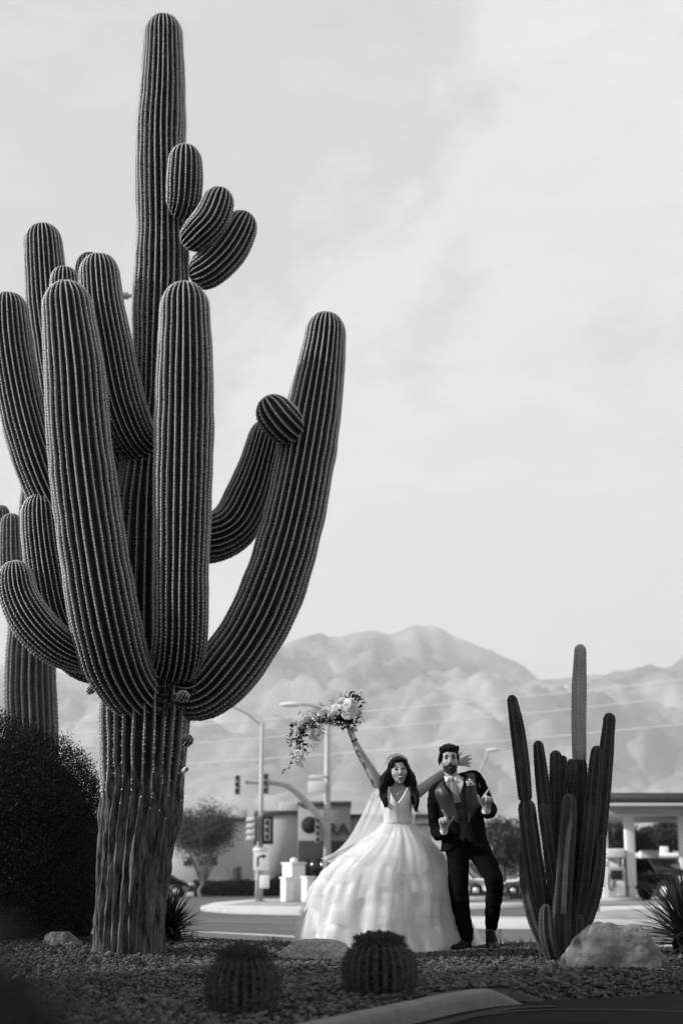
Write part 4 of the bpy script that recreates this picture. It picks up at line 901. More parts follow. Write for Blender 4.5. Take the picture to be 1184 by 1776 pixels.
for i, px in enumerate((1068, 1128)):
    q = at(px, 1560, YC - .1 + i * 4); t = thing('fuel_pump', ('pale fuel pump between the two white canopy columns', 'fuel pump partly hidden behind the black pickup')[i], 'fuel pump', (q.x, q.y, ROAD_Z + .2))
    P = lambda nm, g, m: part(nm, g, m, t, local=True)
    P('cabinet', box(-.42, .42, -.3, .3, 0, 1.35, bev=.03), M_stucco); P('topper', box(-.45, .45, -.25, .25, 1.75, 2.15, bev=.05), M_white)
    P('post', box(-.40, -.30, -.2, .2, 1.352, 1.75), M_galv); P('post', box(.30, .40, -.2, .2, 1.352, 1.75), M_galv); P('display', box(-.26, .26, -.33, -.302, .8, 1.2, bev=.01), M_black); P('lower_panel', box(-.02, .36, -.325, -.302, .08, .7, bev=.01), M_white)
    P('hose', tube([(-.3, -.34, 1.0), (-.4, -.4, .6), (-.25, -.42, .3), (-.12, -.38, .7)], .03, seg=6), M_black)
q = at(1081, 1560, YC + .3); t = thing('waste_bin', 'grey pillar bin beside the fuel pump', 'bin', (q.x, q.y, ROAD_Z + .2)); part('case', box(-.16, .16, -.16, .16, 0, 2.1, bev=.03), M_stuccod, t, local=True); part('opening', box(-.06, .06, -.18, -.162, 1.2, 1.5), M_black, t, local=True)
# shop behind the pumps
Ysh = 112; a, b, ztp = wall_box(1052, 1400, 1488, Ysh, 10)
sh = thing('station_shop', 'low pale shop building behind the fuel pumps', 'building', (a, Ysh, ROAD_Z)); part('wall', box(a, b, Ysh, Ysh + 10, ROAD_Z - .1, ztp), M_stucco, sh, smooth=False)
part('roof_edge', box(a - .2, b, Ysh - .4, Ysh + 10, ztp + .003, ztp + .35), M_white, sh, smooth=False); part('window', rect_on(1110, 1180, 1505, 1530, Ysh, proud=.06), M_win, sh, smooth=False)
a_, b_ = at(1146, 1480, Ysh + 1), at(1158, 1468, Ysh + 1); part('chimney', box(a_.x, b_.x, Ysh + 1, Ysh + 1.5, ztp + .35, b_.z, bev=.05), M_white, sh)
# ---------------------------------------------------------------- trees behind
M_leafb = leaf_mat('palo_verde_leaf', .10, trans=.25); M_bark2 = mat('pale_bark', .2, .9, var=.3, scale=3)
def tree_at(name, label, px, pybase, Y, pytop, cr_px, seed, group=None, **k):
    b = at(px, pybase, Y); b.z = ROAD_Z - .02; H = at(px, pytop, Y).z - b.z
    return crown_tree(name, label, b, H, msz(cr_px, Y), k.pop('m', M_leafb), seed, group=group, **k)
tree_at('palo_verde_tree', 'bare-limbed tree with thin twiggy crown before the pale store', 350, 1540, 90, 1388, 64, 21, nleaf=20000, lsz=.12, trunk_r=.13, flat=.52, limbs=12, crown_z=3.7, split_z=.7, gaps=.1, tmat=M_bark2)
tree_at('tree', 'soft grey-green tree behind the shoulder of the groom', 880, 1540, 104, 1404, 48, 22, nleaf=9000, lsz=.22, trunk_r=.14, flat=1.0, crown_z=3.2)
for i, (px, pyt, cr, Y, lb) in enumerate(((1065, 1425, 34, 128, 'dark tree behind the left canopy column'), (1125, 1432, 30, 130, 'dark tree right of the middle canopy column'), (1165, 1420, 30, 126, 'dark bushy tree above the black pickup'), (1215, 1416, 34, 124, 'dark bushy tree at the right edge of the photograph'))):
    tree_at('tree', lb, px, 1540, Y, pyt, cr, 30 + i, nleaf=7000, lsz=.32, trunk_r=.16, flat=.95, m=M_leafm, group='trees behind the fuel station')
rng = np.random.default_rng(77); P = []
for k in range(260):
    Yt = 260 + rng.random() * 300; c = np.array([(rng.random() * 2 - 1) * Yt * .5, Yt, -.4 + 1.6 + rng.random() * 2]); P.append(c + rng.normal(size=(90, 3)) * (2.6, 2.6, 1.3))
V, F = leaves(np.concatenate(P), .9, rng); g = G(); g.add(V, F); solo('distant_trees', g, M_leafm, 'far belt of desert trees at the foot of the mountains', 'trees', 'stuff', smooth=False)
# ---------------------------------------------------------------- wires
M_wire = mat('wire', .8, .4)
for i, ((xa, ya), (xb, yb), lb) in enumerate((((378, 1252), (1184, 1177), 'top power line crossing the mountains'), ((384, 1283), (1184, 1206), 'middle power line crossing the mountains'), ((320, 1323), (1184, 1254), 'lowest power line crossing the mountains'))):
    sl_ = (yb - ya) / (xb - xa); Yw = 150; g = G(); pa, pb = at(xa - 900, ya - 900 * sl_ - 26, Yw + 5), at(xb + 700, yb + 700 * sl_ - 20, Yw); mid = at((xa + xb) / 2, (ya + yb) / 2 + 6, Yw + 2)
    tube([pa, pa.lerp(mid, .5) - Vector((0, 0, .45)), mid, mid.lerp(pb, .5) - Vector((0, 0, .35)), pb], .055, seg=5, n=60, g=g); solo('power_line', g, M_wire, lb, 'wire', group='power lines')
for px, Y in ((-580, 155), (1884, 150)):
    b = at(px, 1540, Y); z1 = at(px, 1330 if px < 0 else 1110, Y).z; t = thing('utility_pole', 'wooden utility pole beyond the %s edge of the view' % ('left' if px < 0 else 'right'), 'pole', (b.x, Y, ROAD_Z))
    part('shaft', cyl((b.x, Y, ROAD_Z), (b.x, Y, z1 + 2), .2, .14), M_bark2, t); part('crossarm', box(b.x - .1, b.x + .1, Y - 1.2, Y + 1.2, z1 + 1, z1 + 1.2), M_bark2, t)
# ================================================================ PEOPLE
def nv(*a): return Vector(a).normalized()
M_skinb = mat('bride_skin', .38, .5, var=.06, scale=20, spec=.25); M_sking = mat('groom_skin', .37, .55, var=.08, scale=25, spec=.25)
M_hair = mat('dark_hair', .008, .5, spec=.16, stretch=(60, 60, 4), bump=.5, bscale=8)
M_suit = mat('black_suit', .007, .95, var=.3, scale=30, spec=.03); M_trou = mat('black_trousers', .006, .95, spec=.03)
M_satin = mat('dark_satin', .028, .42, spec=.3); M_shirt = mat('white_shirt', .72, .8); M_shoe = mat('black_shoe', .008, .5, spec=.15); M_tie = mat('pale_tie', .24, .55, var=.1, scale=60)
M_dress = mat('white_satin', .78, .75, bump=.12, bscale=25); M_tulle = sheer('white_organza', .80, .34, .5); M_veil = sheer('veil_tulle', .92, .40, .6); M_lace = mat('white_lace', .82, .85, var=.12, scale=160, bump=.7, bscale=220)
M_lip = mat('lip', .055, .5); M_tooth = mat('tooth', .7, .4); M_eye = mat('eye_white', .11, .5); M_iris = mat('iris', .006, .2)
class Head:
    def __init__(s, c, R, U): s.c = Vector(c); s.R = Vector(R).normalized(); s.U = Vector(U).normalized(); s.F = s.R.cross(s.U); s.F = s.F if s.F.y < 0 else -s.F; s.U = (s.F.cross(s.R)) if s.F.cross(s.R).z > 0 else -s.F.cross(s.R)
    def p(s, x, y, z): return s.c + s.R * x + s.U * y + s.F * z
    def M(s): return np.array([list(s.R), list(s.U), list(s.F)]).T
    def e(s, c, r, g, **k): return ell(s.p(*c), r, s.M(), g=g, **k)
def head_solids(h, g, w=1.0, jaw=1.0, fem=False):
    bs = .55 if fem else 1.0; nb = .8 if fem else 1.0
    h.e((0, .035, -.02), (.074 * w, .086, .092), g); h.e((0, -.015, .016), (.064 * w, .085, .074), g); h.e((0, -.068, .024), (.047 * jaw, .044, .056), g); h.e((0, -.100, .052), (.021 * jaw, .017, .02), g, seg=10)
    tube([h.p(0, .022, .080), h.p(0, .0, .094), h.p(0, -.022, .106)], [.006 * nb, .0075 * nb, .0105 * nb], seg=8, g=g); h.e((0, -.026, .092), (.0145 * nb, .007, .011), g, seg=10)
    for s in (-1, 1):
        h.e((s * .031, .031, .070), (.025, .008 * bs, .015 * (.5 + .5 * bs)), g, seg=10); h.e((s * .040 * w, -.026, .048), (.024, .026, .024), g, seg=10); h.e((s * .073 * w, -.004, -.012), (.009, .030, .017), g, seg=10)
    h.e((0, -.057, .076), (.024, .012, .012), g, seg=10)
def face_parts(h, t, smile, hair_m, browt=.004):
    for s in (-1, 1):
        ey = part('eye', h.e((s * .0305, .006, .0725), (.0115, .0046, .0085), G(), seg=12), M_eye, t); part('iris', h.e((s * .0305, .007, .0795), (.0062, .0056, .0035), G(), seg=10), M_iris, ey)
        part('eyelid', tube([h.p(s * .0165, .008, .081), h.p(s * .030, .0165, .085), h.p(s * .045, .010, .075)], [.0028, .0044, .0028], seg=6), M_hair, t)
        bd = .006 if smile else 0.002; part('eyebrow', tube([h.p(s * .014, .028 + bd, .084), h.p(s * .031, .036 + bd * .8, .084), h.p(s * .049, .028 + bd * .6, .068)], [browt, browt, browt * .5], browt * .6, seg=6), hair_m, t)
    if smile:
        part('upper_lip', tube([h.p(-.029, -.046, .073), h.p(-.012, -.0495, .088), h.p(.012, -.0495, .088), h.p(.029, -.046, .073)], [.002, .0028, .0028, .002], seg=6), M_lip, t)
        part('teeth', tube([h.p(-.024, -.052, .079), h.p(0, -.0585, .0935), h.p(.024, -.052, .079)], [.002, .0062, .002], .003, hint=list(h.U), seg=6), M_tooth, t)
        part('lower_lip', tube([h.p(-.027, -.050, .075), h.p(-.012, -.069, .086), h.p(.012, -.069, .086), h.p(.027, -.050, .075)], [.002, .0034, .0034, .002], seg=6), M_lip, t)
    else:
        part('lips', tube([h.p(-.022, -.058, .080), h.p(0, -.059, .090), h.p(.022, -.058, .080)], [.003, .006, .003], .005, hint=list(h.U), seg=6), M_lip, t)
def hand(W_, d, pn, side, curls, g, sc=1.0, spread=0.0, lean=0.0, fr=1.0, thumb=(.75, .65, .1), lens=(1, 1.1, 1.03, .82), tcurl=.2):
    W_ = Vector(W_); d = Vector(d).normalized(); pn = Vector(pn); pn = (pn - d * pn.dot(d)).normalized(); s = Vector(side); s = (s - d * s.dot(d) - pn * s.dot(pn)).normalized()
    tube([W_ - d * .02 * sc, W_ + d * .02 * sc, W_ + d * .055 * sc, W_ + d * .085 * sc], [.027 * sc, .032 * sc, .041 * sc, .040 * sc], [.020 * sc, .019 * sc, .017 * sc, .014 * sc], hint=list(s), seg=12, g=g)
    for i, (o, c) in enumerate(zip((.031, .011, -.010, -.030), curls)):
        f = (d + s * spread * (1.5 - i) * .55 - s * (lean if i == 0 else 0)).normalized(); p = W_ + d * .080 * sc + s * o * sc; pts = [p - d * .012, p]; a = 0
        for k, L in enumerate((.042, .027, .022)):
            a += c * (.75, 1.0, .8)[k]; q = (f * math.cos(a) + pn * math.sin(a)).normalized(); p = p + q * L * lens[i] * sc; pts.append(p)
        tube(pts, [.0098 * sc * fr, .0098 * sc * fr, .0092 * sc * fr, .0085 * sc * fr, .0072 * sc * fr], seg=8, g=g, n=16)
    td = (s * thumb[0] + d * thumb[1] + pn * thumb[2]).normalized(); p = W_ + d * .018 * sc + s * .022 * sc; t2_ = (td * math.cos(tcurl) + d * math.sin(tcurl)).normalized()
    tube([p, p + td * .042 * sc, p + td * .042 * sc + t2_ * .032 * sc, p + td * .042 * sc + t2_ * .056 * sc], [.015 * sc, .0115 * sc, .010 * sc, .008 * sc], seg=8, g=g)
def shell(rows, F=(0, -1, 0), ph_seg=60, th=.010, wr=0.0, seed=0, n=40, wf=9):
    """garment wrapped round the torso: rows = centre, right vector, rx, ry, front opening half angle"""
    D = np.array([list(c) + list(R) + [rx, ry, ph] for c, R, rx, ry, ph in rows], float); C, s = catmull(D, n)
    F = np.array(F, float); V = np.zeros((n, ph_seg, 3))
    for i in range(n):
        c, R, rx, ry, ph = C[i, :3], unit(C[i, 3:6]), C[i, 6], C[i, 7], (C[i, 8] if C[i, 8] > .03 else -.03)
        t = np.linspace(ph, 2 * math.pi - ph, ph_seg)
        w = np.array([wr * noise.noise(Vector((math.cos(a) * wf * .35, math.sin(a) * wf * .35, s[i] * wf + seed))) for a in t])
        q = .85; cx, cy = np.sin(t), np.cos(t); cx = np.sign(cx) * np.abs(cx) ** q
        k_ = 1 + .012 * np.linspace(0, 1, ph_seg); V[i] = c + R * ((rx + w) * cx * k_)[:, None] + F * ((ry + w) * cy * k_)[:, None]
    g = G(); g.add(V.reshape(-1, 3), grid_faces(n, ph_seg, wrap=False)); return g, V
def solidify(o, t, off=-1):
    m = o.modifiers.new('thickness', 'SOLIDIFY'); m.thickness = t; m.offset = off; return o
# ------------------------------------------------ groom
YG = 13.15
def Pg(px, py, dy=0): return at(px, py, YG + dy)
gb = Pg(815, 1645); gb.z = gz(gb.x, gb.y).item()
groom = thing('person', 'bearded person in black suit posing on tiptoe with both hands raised', 'person', gb)
hg = Head(Pg(779.5, 1318.5, -.02), (1, -.05, .03), (-.03, 0, 1))
g = G(); head_solids(hg, g, 1.08, 1.2)
tube([hg.p(0, -.03, -.03), Pg(783, 1350, .03), Pg(787, 1362, .03)], [.056, .058, .07], seg=14, g=g)
tube([Pg(786, 1360, .03), Pg(792, 1385, .03), Pg(800, 1428, .03), Pg(806, 1462, .03)], [.15, .155, .13, .14], [.07, .095, .085, .09], hint=(1, 0, .2), g=g)
LW, RW = Pg(770, 1438, -.20), Pg(842.5, 1402, -.22)
for pts in ([Pg(757, 1374, .02), Pg(756, 1442, .02), LW], [Pg(823, 1354, .02), Pg(848, 1402, .04), RW]): tube(pts, [.05, .042, .026], seg=12, g=g)
for pts in ([Pg(797, 1462, 0), Pg(796, 1540, -.06), Pg(809, 1622, -.03)], [Pg(824, 1462, 0), Pg(857, 1530, -.12), Pg(851, 1612, .0)]): tube(pts, [.075, .05, .036], seg=12, g=g)
hand(LW, (-.08, -.40, .9), (.15, -1, -.3), (1, 0, .1), (.12, 1.35, 1.5, 1.55), g, sc=1.08, thumb=(.75, .9, .2), tcurl=.2, spread=.0, lean=.42, fr=1.15, lens=(1.0, 1, 1, .82))
hand(RW, (.10, -.38, .9), (.0, -1, -.3), (-1, 0, .1), (.12, 1.35, 1.5, 1.55), g, sc=1.12, thumb=(.70, .95, .2), tcurl=.2, spread=.0, lean=.45, fr=1.15, lens=(1.0, 1, 1, .82))
part('body', remesh(g, 'body', .0055, 2, off=gb), M_sking, groom)
face_parts(hg, groom, False, M_hair, .006)
# beard and hair
g = G(); hg.e((0, -.074, .024), (.060, .044, .058), g); hg.e((0, -.100, .044), (.038, .022, .028), g)
for s in (-1, 1): hg.e((s * .056, -.030, .006), (.012, .040, .026), g, seg=10); hg.e((s * .036, -.062, .056), (.022, .020, .020), g, seg=10)
tube([hg.p(-.033, -.056, .074), hg.p(0, -.043, .094), hg.p(.033, -.056, .074)], [.007, .0085, .007], seg=8, g=g)
part('beard', remesh(g, 'beard', .005, 2, disp=lambda c, n: .004 * noise.noise(c * 90) + .002 * noise.noise(c * 220), off=gb), mat('beard_hair', .06, .8, var=.6, scale=160, bump=.6, bscale=260), groom)
g = G(); hg.e((0, .060, -.028), (.083, .078, .094), g); hg.e((0, .100, .030), (.064, .034, .062), g); hg.e((-.02, .112, .045), (.045, .026, .045), g)
for s in (-1, 1): hg.e((s * .072, .03, -.02), (.013, .05, .06), g, seg=10); hg.e((s * .072, .03, .025), (.009, .030, .022), g, seg=8)
hg.e((0, -.03, -.075), (.06, .06, .045), g)
rg = np.random.default_rng(3)
for k in range(46):
    x = -.07 + .14 * k / 45; a = rg.random()
    tube([hg.p(x, .078 + .02 * rg.random(), .068 - abs(x) * .35), hg.p(x * 1.12, .128 - abs(x) * .35 + .008 * a, .03), hg.p(x * 1.15, .122 - abs(x) * .5, -.06)], [.004, .010, .008], seg=6, g=g)
tube([hg.p(-.072, .075, .035), hg.p(-.088, .03, .04), hg.p(-.084, -.01, .035)], [.011, .010, .004], seg=6, g=g); tube([hg.p(-.078, .06, .0), hg.p(-.094, .0, .01), hg.p(-.088, -.05, .0)], [.012, .010, .004], seg=6, g=g)
part('hair', remesh(g, 'hair', .005, 1, disp=lambda c, n: .003 * noise.noise(Vector((c.x * 180, c.y * 60, c.z * 60))), off=gb), M_hair, groom)
# shirt, tie, waistcoat
def rows_g(spec): return [(Pg(px, py, .03), (1, 0, tl), rx, ry, ph) for px, py, tl, rx, ry, ph in spec]
gs, _ = shell(rows_g([(784, 1346, .1, .066, .062, .10), (785, 1352, .2, .075, .068, .012), (787, 1358, .3, .13, .085, .012), (790, 1372, .3, .17, .105, .012), (794, 1400, .2, .165, .108, .012), (800, 1440, .1, .15, .10, .012)])); part('shirt', gs, M_shirt, groom)
for s in (-1, 1):
    c = Pg(784, 1350, -.045); g = G(); x = .0
    V = [c + Vector((s * .012, -.012, .002)), c + Vector((s * .068, .03, .022)), c + Vector((s * .072, .02, -.012)), c + Vector((s * .045, -.022, -.045))]; V2 = [v + Vector((0, .006, 0)) for v in V]
    g.add(V + V2, [np.array([[0, 1, 2, 3], [7, 6, 5, 4], [0, 4, 5, 1], [1, 5, 6, 2], [2, 6, 7, 3], [3, 7, 4, 0]])]); part('collar', g, M_shirt, groom, smooth=False)
g = G(); ell(Pg(783.5, 1352, -.062), (.018, .012, .02), g=g, seg=10); tube([Pg(784, 1356, -.066), Pg(788, 1370, -.088), Pg(793, 1392, -.092)], [.016, .03, .034], .005, hint=(1, 0, 0), seg=10, g=g); part('tie', g, M_tie, groom)
gs, _ = shell(rows_g([(787, 1354, .3, .125, .096, .50), (789, 1362, .3, .165, .110, .34), (790, 1372, .3, .175, .118, .20), (791, 1382, .25, .175, .120, .07), (795, 1393, .2, .172, .120, .002), (800, 1425, .15, .162, .116, .002), (804, 1449, .05, .165, .116, .002), (806, 1460, .0, .165, .116, .10)]), wr=.006, wf=14); part('waistcoat', gs, M_satin, groom)
for k, py in enumerate((1410, 1422, 1434)): part('button', ell(Pg(797 + k * 2, py, .03 - .121), (.006, .004, .006), seg=8, rings=5), M_shoe, groom)
# jacket
jr = rows_g([(785, 1345, .2, .064, .066, .95), (786, 1348, .28, .105, .080, .85), (788, 1353, .34, .178, .098, .62), (788, 1360, .34, .206, .118, .42), (790, 1374, .3, .204, .136, .30), (795, 1395, .22, .190, .142, .20), (800, 1420, .14, .180, .140, .18), (804, 1445, .05, .180, .138, .20), (806, 1462, .02, .190, .142, .36), (806, 1476, .03, .200, .146, .70)])
gs, JV = shell(jr, wr=.012, seed=4, n=60, wf=8); jk = solidify(part('jacket', gs, M_suit, groom), .010)
def sleeve(pts, r, seed):
    g = G(); tube(pts, r, seg=18, g=g, n=30); return remesh(g, 'sleeve', .009, 3, disp=lambda c, n: .009 * noise.noise(Vector((c.x * 9, c.y * 9, c.z * 26 + seed))) + .004 * noise.noise(c * 40), off=gb)
for i, (pts, r) in enumerate((([Pg(777, 1358, .04), Pg(760, 1368, .03), Pg(753, 1386, .02), Pg(753, 1415, .02), Pg(758, 1444, .01), Pg(764, 1444, -.09), LW - Vector((.0, -.03, .03))], [.050, .062, .060, .057, .058, .054, .044]),
                               ([Pg(802, 1348, .04), Pg(822, 1347, .03), Pg(831, 1358, .03), Pg(841, 1385, .04), Pg(849, 1404, .03), Pg(847, 1409, -.08), RW - Vector((.0, -.04, .03))], [.046, .053, .056, .058, .060, .056, .046]))):
    part('sleeve', sleeve(pts, r, i * 5), M_suit, groom)
for W_, d in ((LW, Vector((.1, -.5, .8))), (RW, Vector((-.04, -.5, .8)))):
    d.normalize(); part('shirt_cuff', tube([W_ - d * .035, W_ - d * .002], .036, seg=18, caps=False), M_shirt, groom)
def lapel(i0, i1, side, w0, w1):
    """folded revers lying on the jacket front"""
    g = G(); V = []; n = i1 - i0
    for i in range(i0, i1 + 1):
        f = (i - i0) / n; row = JV[i] if side < 0 else JV[i][::-1]; k = w0 + (w1 - w0) * math.sin(f * math.pi * .5) ** .7 if f < .62 else (w1) * (1 - f) / .38
        k = max(k, .3)
        for q in range(7):
            x = k * q / 6; kk = int(x); V.append(row[kk] * (1 - (x - kk)) + row[kk + 1] * (x - kk) + np.array([0, -.017 - .005 * math.sin(q / 6 * 3.14), 0]))
    g.add(V, grid_faces(n + 1, 7, wrap=False)); return g
# viewer-left and viewer-right revers
part('lapel', lapel(2, 38, -1, 5, 10), M_satin, groom); part('lapel', lapel(2, 38, 1, 5, 10), M_satin, groom)
# trousers
g = G(); ell(Pg(806, 1458, .03), (.165, .115, .10), g=g, seg=20)
tube([Pg(792, 1462, .01), Pg(794, 1500, -.02), Pg(795, 1545, -.06), Pg(801, 1585, -.05), Pg(809, 1624, -.03)], [.105, .093, .083, .072, .062], seg=18, g=g, n=36)
tube([Pg(824, 1462, .01), Pg(841, 1495, -.06), Pg(856, 1528, -.13), Pg(856, 1560, -.07), Pg(852, 1603, .0)], [.105, .094, .080, .070, .058], seg=18, g=g, n=36)
part('trousers', remesh(g, 'trousers', .009, 3, disp=lambda c, n: .008 * noise.noise(Vector((c.x * 8, c.y * 8, c.z * 20))) + .003 * noise.noise(c * 35), off=gb), M_trou, groom)
def shoe(heel, toe, ball, up, k=1.0):
    heel, toe, ball, up = map(Vector, (heel, toe, ball, up)); s = (toe - heel).cross(up).normalized(); g = G()
    tube([heel, heel.lerp(ball, .5) + up * .012, ball, toe], [.034 * k, .038 * k, .046 * k, .032 * k], [.040 * k, .040 * k, .034 * k, .024 * k], hint=list(s), seg=14, g=g); tube([heel + up * .0, heel + up * .085], [.036, .040], seg=12, g=g); tube([heel + up * .085, heel.lerp(ball, .7) + up * .015], [.034, .026], seg=10, g=g)
    return remesh(g, 'shoe', .006, 2, off=gb)
hz = gb.z
ht = Pg(810, 1637, -.01); ht.z = hz + .045; tt = Pg(787, 1640, -.15); tt.z = hz + .03; sb_ = part('shoe', shoe(ht, tt, ht.lerp(tt, .62) + Vector((0, 0, -.008)), (0, 0, 1)), M_shoe, groom)
sol = G(); a, b_ = ht.copy(), tt.copy(); a.z = b_.z = hz + .006; tube([a, a.lerp(b_, .6), b_], [.036, .044, .028], .012, hint=list((b_ - a).cross(Vector((0, 0, 1))).normalized()), g=sol, seg=12); part('sole', sol, M_black, sb_)
h2 = Pg(849, 1615, .05); t2b = Pg(856, 1643, -.12); t2b.z = hz + .028; bl2 = Pg(853, 1640, -.03); bl2.z = hz + .05; sh2 = part('shoe', shoe(h2, t2b, bl2, (0, -.55, .83), 1.22), M_shoe, groom)
g = G()
for dz, q in ((0, 1), (-.03, .8), (-.06, .6)):
    c = Pg(861, 1614, -.06) + Vector((0, 0, dz)); tube([c, c + Vector((.03 * q, -.01, .012)), c + Vector((.035 * q, -.01, -.012)), c + Vector((.002, 0, -.006))], .0022, seg=5, g=g)
part('laces', g, M_suit, sh2)
# boutonniere
def rosette(c, r, nrm, g, seed=0, petals=(3, 5, 7), open_=1.0):
    rg = np.random.default_rng(seed); n = Vector(nrm).normalized(); h = Vector((0, 0, 1)) if abs(n.z) < .8 else Vector((1, 0, 0)); a = n.cross(h).normalized(); b = n.cross(a); c = Vector(c)
    for li, np_ in enumerate(petals):
        R = r * (.28 + .34 * li) ; tl = (.15 + .38 * li) * open_
        for k in range(np_):
            th = 6.283 * (k + .5 * (li % 2) + .3 * rg.random()) / np_; o = a * math.cos(th) + b * math.sin(th); s = n.cross(o); V = []
            for u in (0, .35, .7, 1):
                for v in (-1, -.5, 0, .5, 1):
                    ww = R * (.35 + 1.0 * math.sin(min(u * 1.25, 1) * math.pi / 2)) * (1 - .25 * u ** 3); lift = r * (.62 - .18 * li) * math.sin(u * 1.45) - (.10 * r * li if u == 1 else 0)
                    rad = R * (.45 + .55 * u * (1 + tl * .4)) * (1 - .25 * v * v); V.append(c + o * rad + s * (v * ww * .62) + n * (lift + rg.normal() * r * .02))
            g.add(V, grid_faces(4, 5, wrap=False))
    ell(c + n * r * .2, (r * .35, r * .35, r * .35), seg=8, rings=6, g=g); return g
M_petal = sheer('white_petal', .85, 1.0, .3); M_leafb2 = leaf_mat('bouquet_leaf', .022, trans=.15, var=.5); M_leafp = leaf_mat('pale_foliage', .35, trans=.3, var=.4)
bp = Pg(814, 1357, -.125); bt = part('boutonniere', rosette(bp, .028, (0, -1, .2), G(), 4), M_petal, groom); g = rosette(bp + Vector((.03, 0, -.018)), .014, (.2, -1, 0), G(), 5); rosette(bp + Vector((-.015, 0, -.02)), .012, (0, -1, -.2), g, 6); part('small_flower', g, M_petal, bt)
rg = np.random.default_rng(8); V, F = leaves(np.array([list(bp)] * 16) + rg.normal(size=(16, 3)) * .012, .035, rg, D=rg.normal(size=(16, 3)) * (1, .3, 1)); g = G(); g.add(V, F); part('sprig', g, M_leafb2, bt, smooth=False)
# ------------------------------------------------ bride
YBR = 13.30
def Pb(px, py, dy=0): return at(px, py, YBR + dy)
bb = Pb(680, 1648); bb.z = gz(bb.x, bb.y).item()
bride = thing('person', 'smiling person in white wedding gown and veil, arm thrown up with bouquet', 'person', bb)
hb = Head(Pb(691, 1336.5, -.02), (1, .10, .10), (-.10, -.04, 1))
g = G(); head_solids(hb, g, 1.06, 1.0, True)
tube([hb.p(0, -.03, -.03), Pb(690, 1362, .02), Pb(690, 1373, .03)], [.046, .046, .06], seg=14, g=g)
tube([Pb(690, 1369, .03), Pb(689, 1385, .03), Pb(688, 1405, .03), Pb(690, 1425, .03), Pb(690, 1450, .03)], [.145, .138, .118, .10, .13], [.055, .088, .085, .07, .09], hint=(1, 0, 0), g=g)
for s in (-1, 1): ell(Pb(689 + s * 12, 1391, -.015), (.048, .05, .05), g=g)
for s in (-1, 1): tube([Pb(690 + s * 14, 1448, .03), Pb(690 + s * 15, 1540, .02), Pb(690 + s * 15, 1635, .03)], [.08, .055, .035], seg=12, g=g)
RWb = Pb(614, 1284, -.02); LWb = Pb(789, 1323, .14)
tube([Pb(677, 1377, .06), Pb(662, 1372, .03), Pb(650, 1350, .0), Pb(634, 1322, -.02), Pb(622, 1302, -.03), RWb], [.050, .056, .052, .040, .036, .024], seg=14, g=g)
tube([Pb(703, 1377, .08), Pb(718, 1377, .07), Pb(733, 1367, .09), Pb(752, 1352, .13), Pb(772, 1338, .15), LWb], [.050, .054, .048, .039, .034, .024], seg=14, g=g)
HD = nv(-.42, -.05, 1)
hand(RWb, HD, (.75, -.65, .35), (-.6, -.75, -.2), (1.2, 1.25, 1.25, 1.2), g, sc=1.0, thumb=(.6, .75, .5), tcurl=.6)
hand(LWb, (1, .05, .12), (.05, -1, 0), (0, 0, 1), (.10, .06, .10, .14), g, sc=.86, spread=.42, thumb=(.85, .55, .1), lens=(.95, 1.02, .95, .8), fr=1.3)
part('body', remesh(g, 'body', .0055, 2, off=bb), M_skinb, bride)
face_parts(hb, bride, True, M_hair, .0028)
# hair: loose waves falling over both shoulders
g = G(); ell(Pb(691, 1362, .075), (.13, .05, .15), g=g); ell(Pb(676, 1350, .02), (.05, .06, .09), g=g); ell(Pb(708, 1352, .02), (.05, .06, .10), g=g); hb.e((0, .052, -.030), (.084, .078, .090), g); hb.e((0, .092, .042), (.058, .026, .040), g); [hb.e((s * .058, .060, .020), (.026, .040, .050), g) for s in (-1, 1)]; hb.e((0, -.02, -.06), (.082, .10, .06), g); rg = np.random.default_rng(21)
def lock(pts, r): tube([Vector(p) for p in pts], r, seg=7, g=g, n=40)
for k in range(64):
    f = rg.random(); dd = -.05 + rg.random() * .13; ph = rg.random() * 6.28; sd_ = -1 if k % 2 == 0 else 1; wv = 3.0 + 2.5 * rg.random(); e = rg.random()
    if sd_ < 0: way = [(677 - 4 * f, 1334), (671 - 7 * f, 1345), (668 - 7 * f, 1356), (668 - 7 * f, 1367), (670 - 8 * f, 1378), (669 - 5 * f, 1388), (668 + 3 * e, 1394 + 8 * e)]
    else: way = [(706 + 4 * f, 1334), (710 + 6 * f, 1346), (712 + 8 * f, 1358), (712 + 9 * f, 1370), (714 + 8 * f, 1381), (717 + 5 * f, 1391), (719 + 3 * e, 1398 + 12 * e)]
    pts = [hb.p(sd_ * (.010 + .03 * f), .114 - .02 * f, .045 - .06 * f), hb.p(sd_ * (.054 + .02 * f), .070, .045 - .06 * f)]
    for q, (x, y) in enumerate(way): pts.append(Pb(x + wv * .75 * math.sin(q * 1.5 + ph) * min(1, q / 2), y, dd - .012 * q + .014 * math.cos(q * 1.5 + ph)))
    lock(pts, [.006, .011, .012, .013, .013, .012, .011, .008, .003])
part('hair', remesh(g, 'hair', .0045, 0, disp=lambda c, n: .003 * noise.noise(Vector((c.x * 160, c.y * 160, c.z * 30))), off=bb), M_hair, bride)
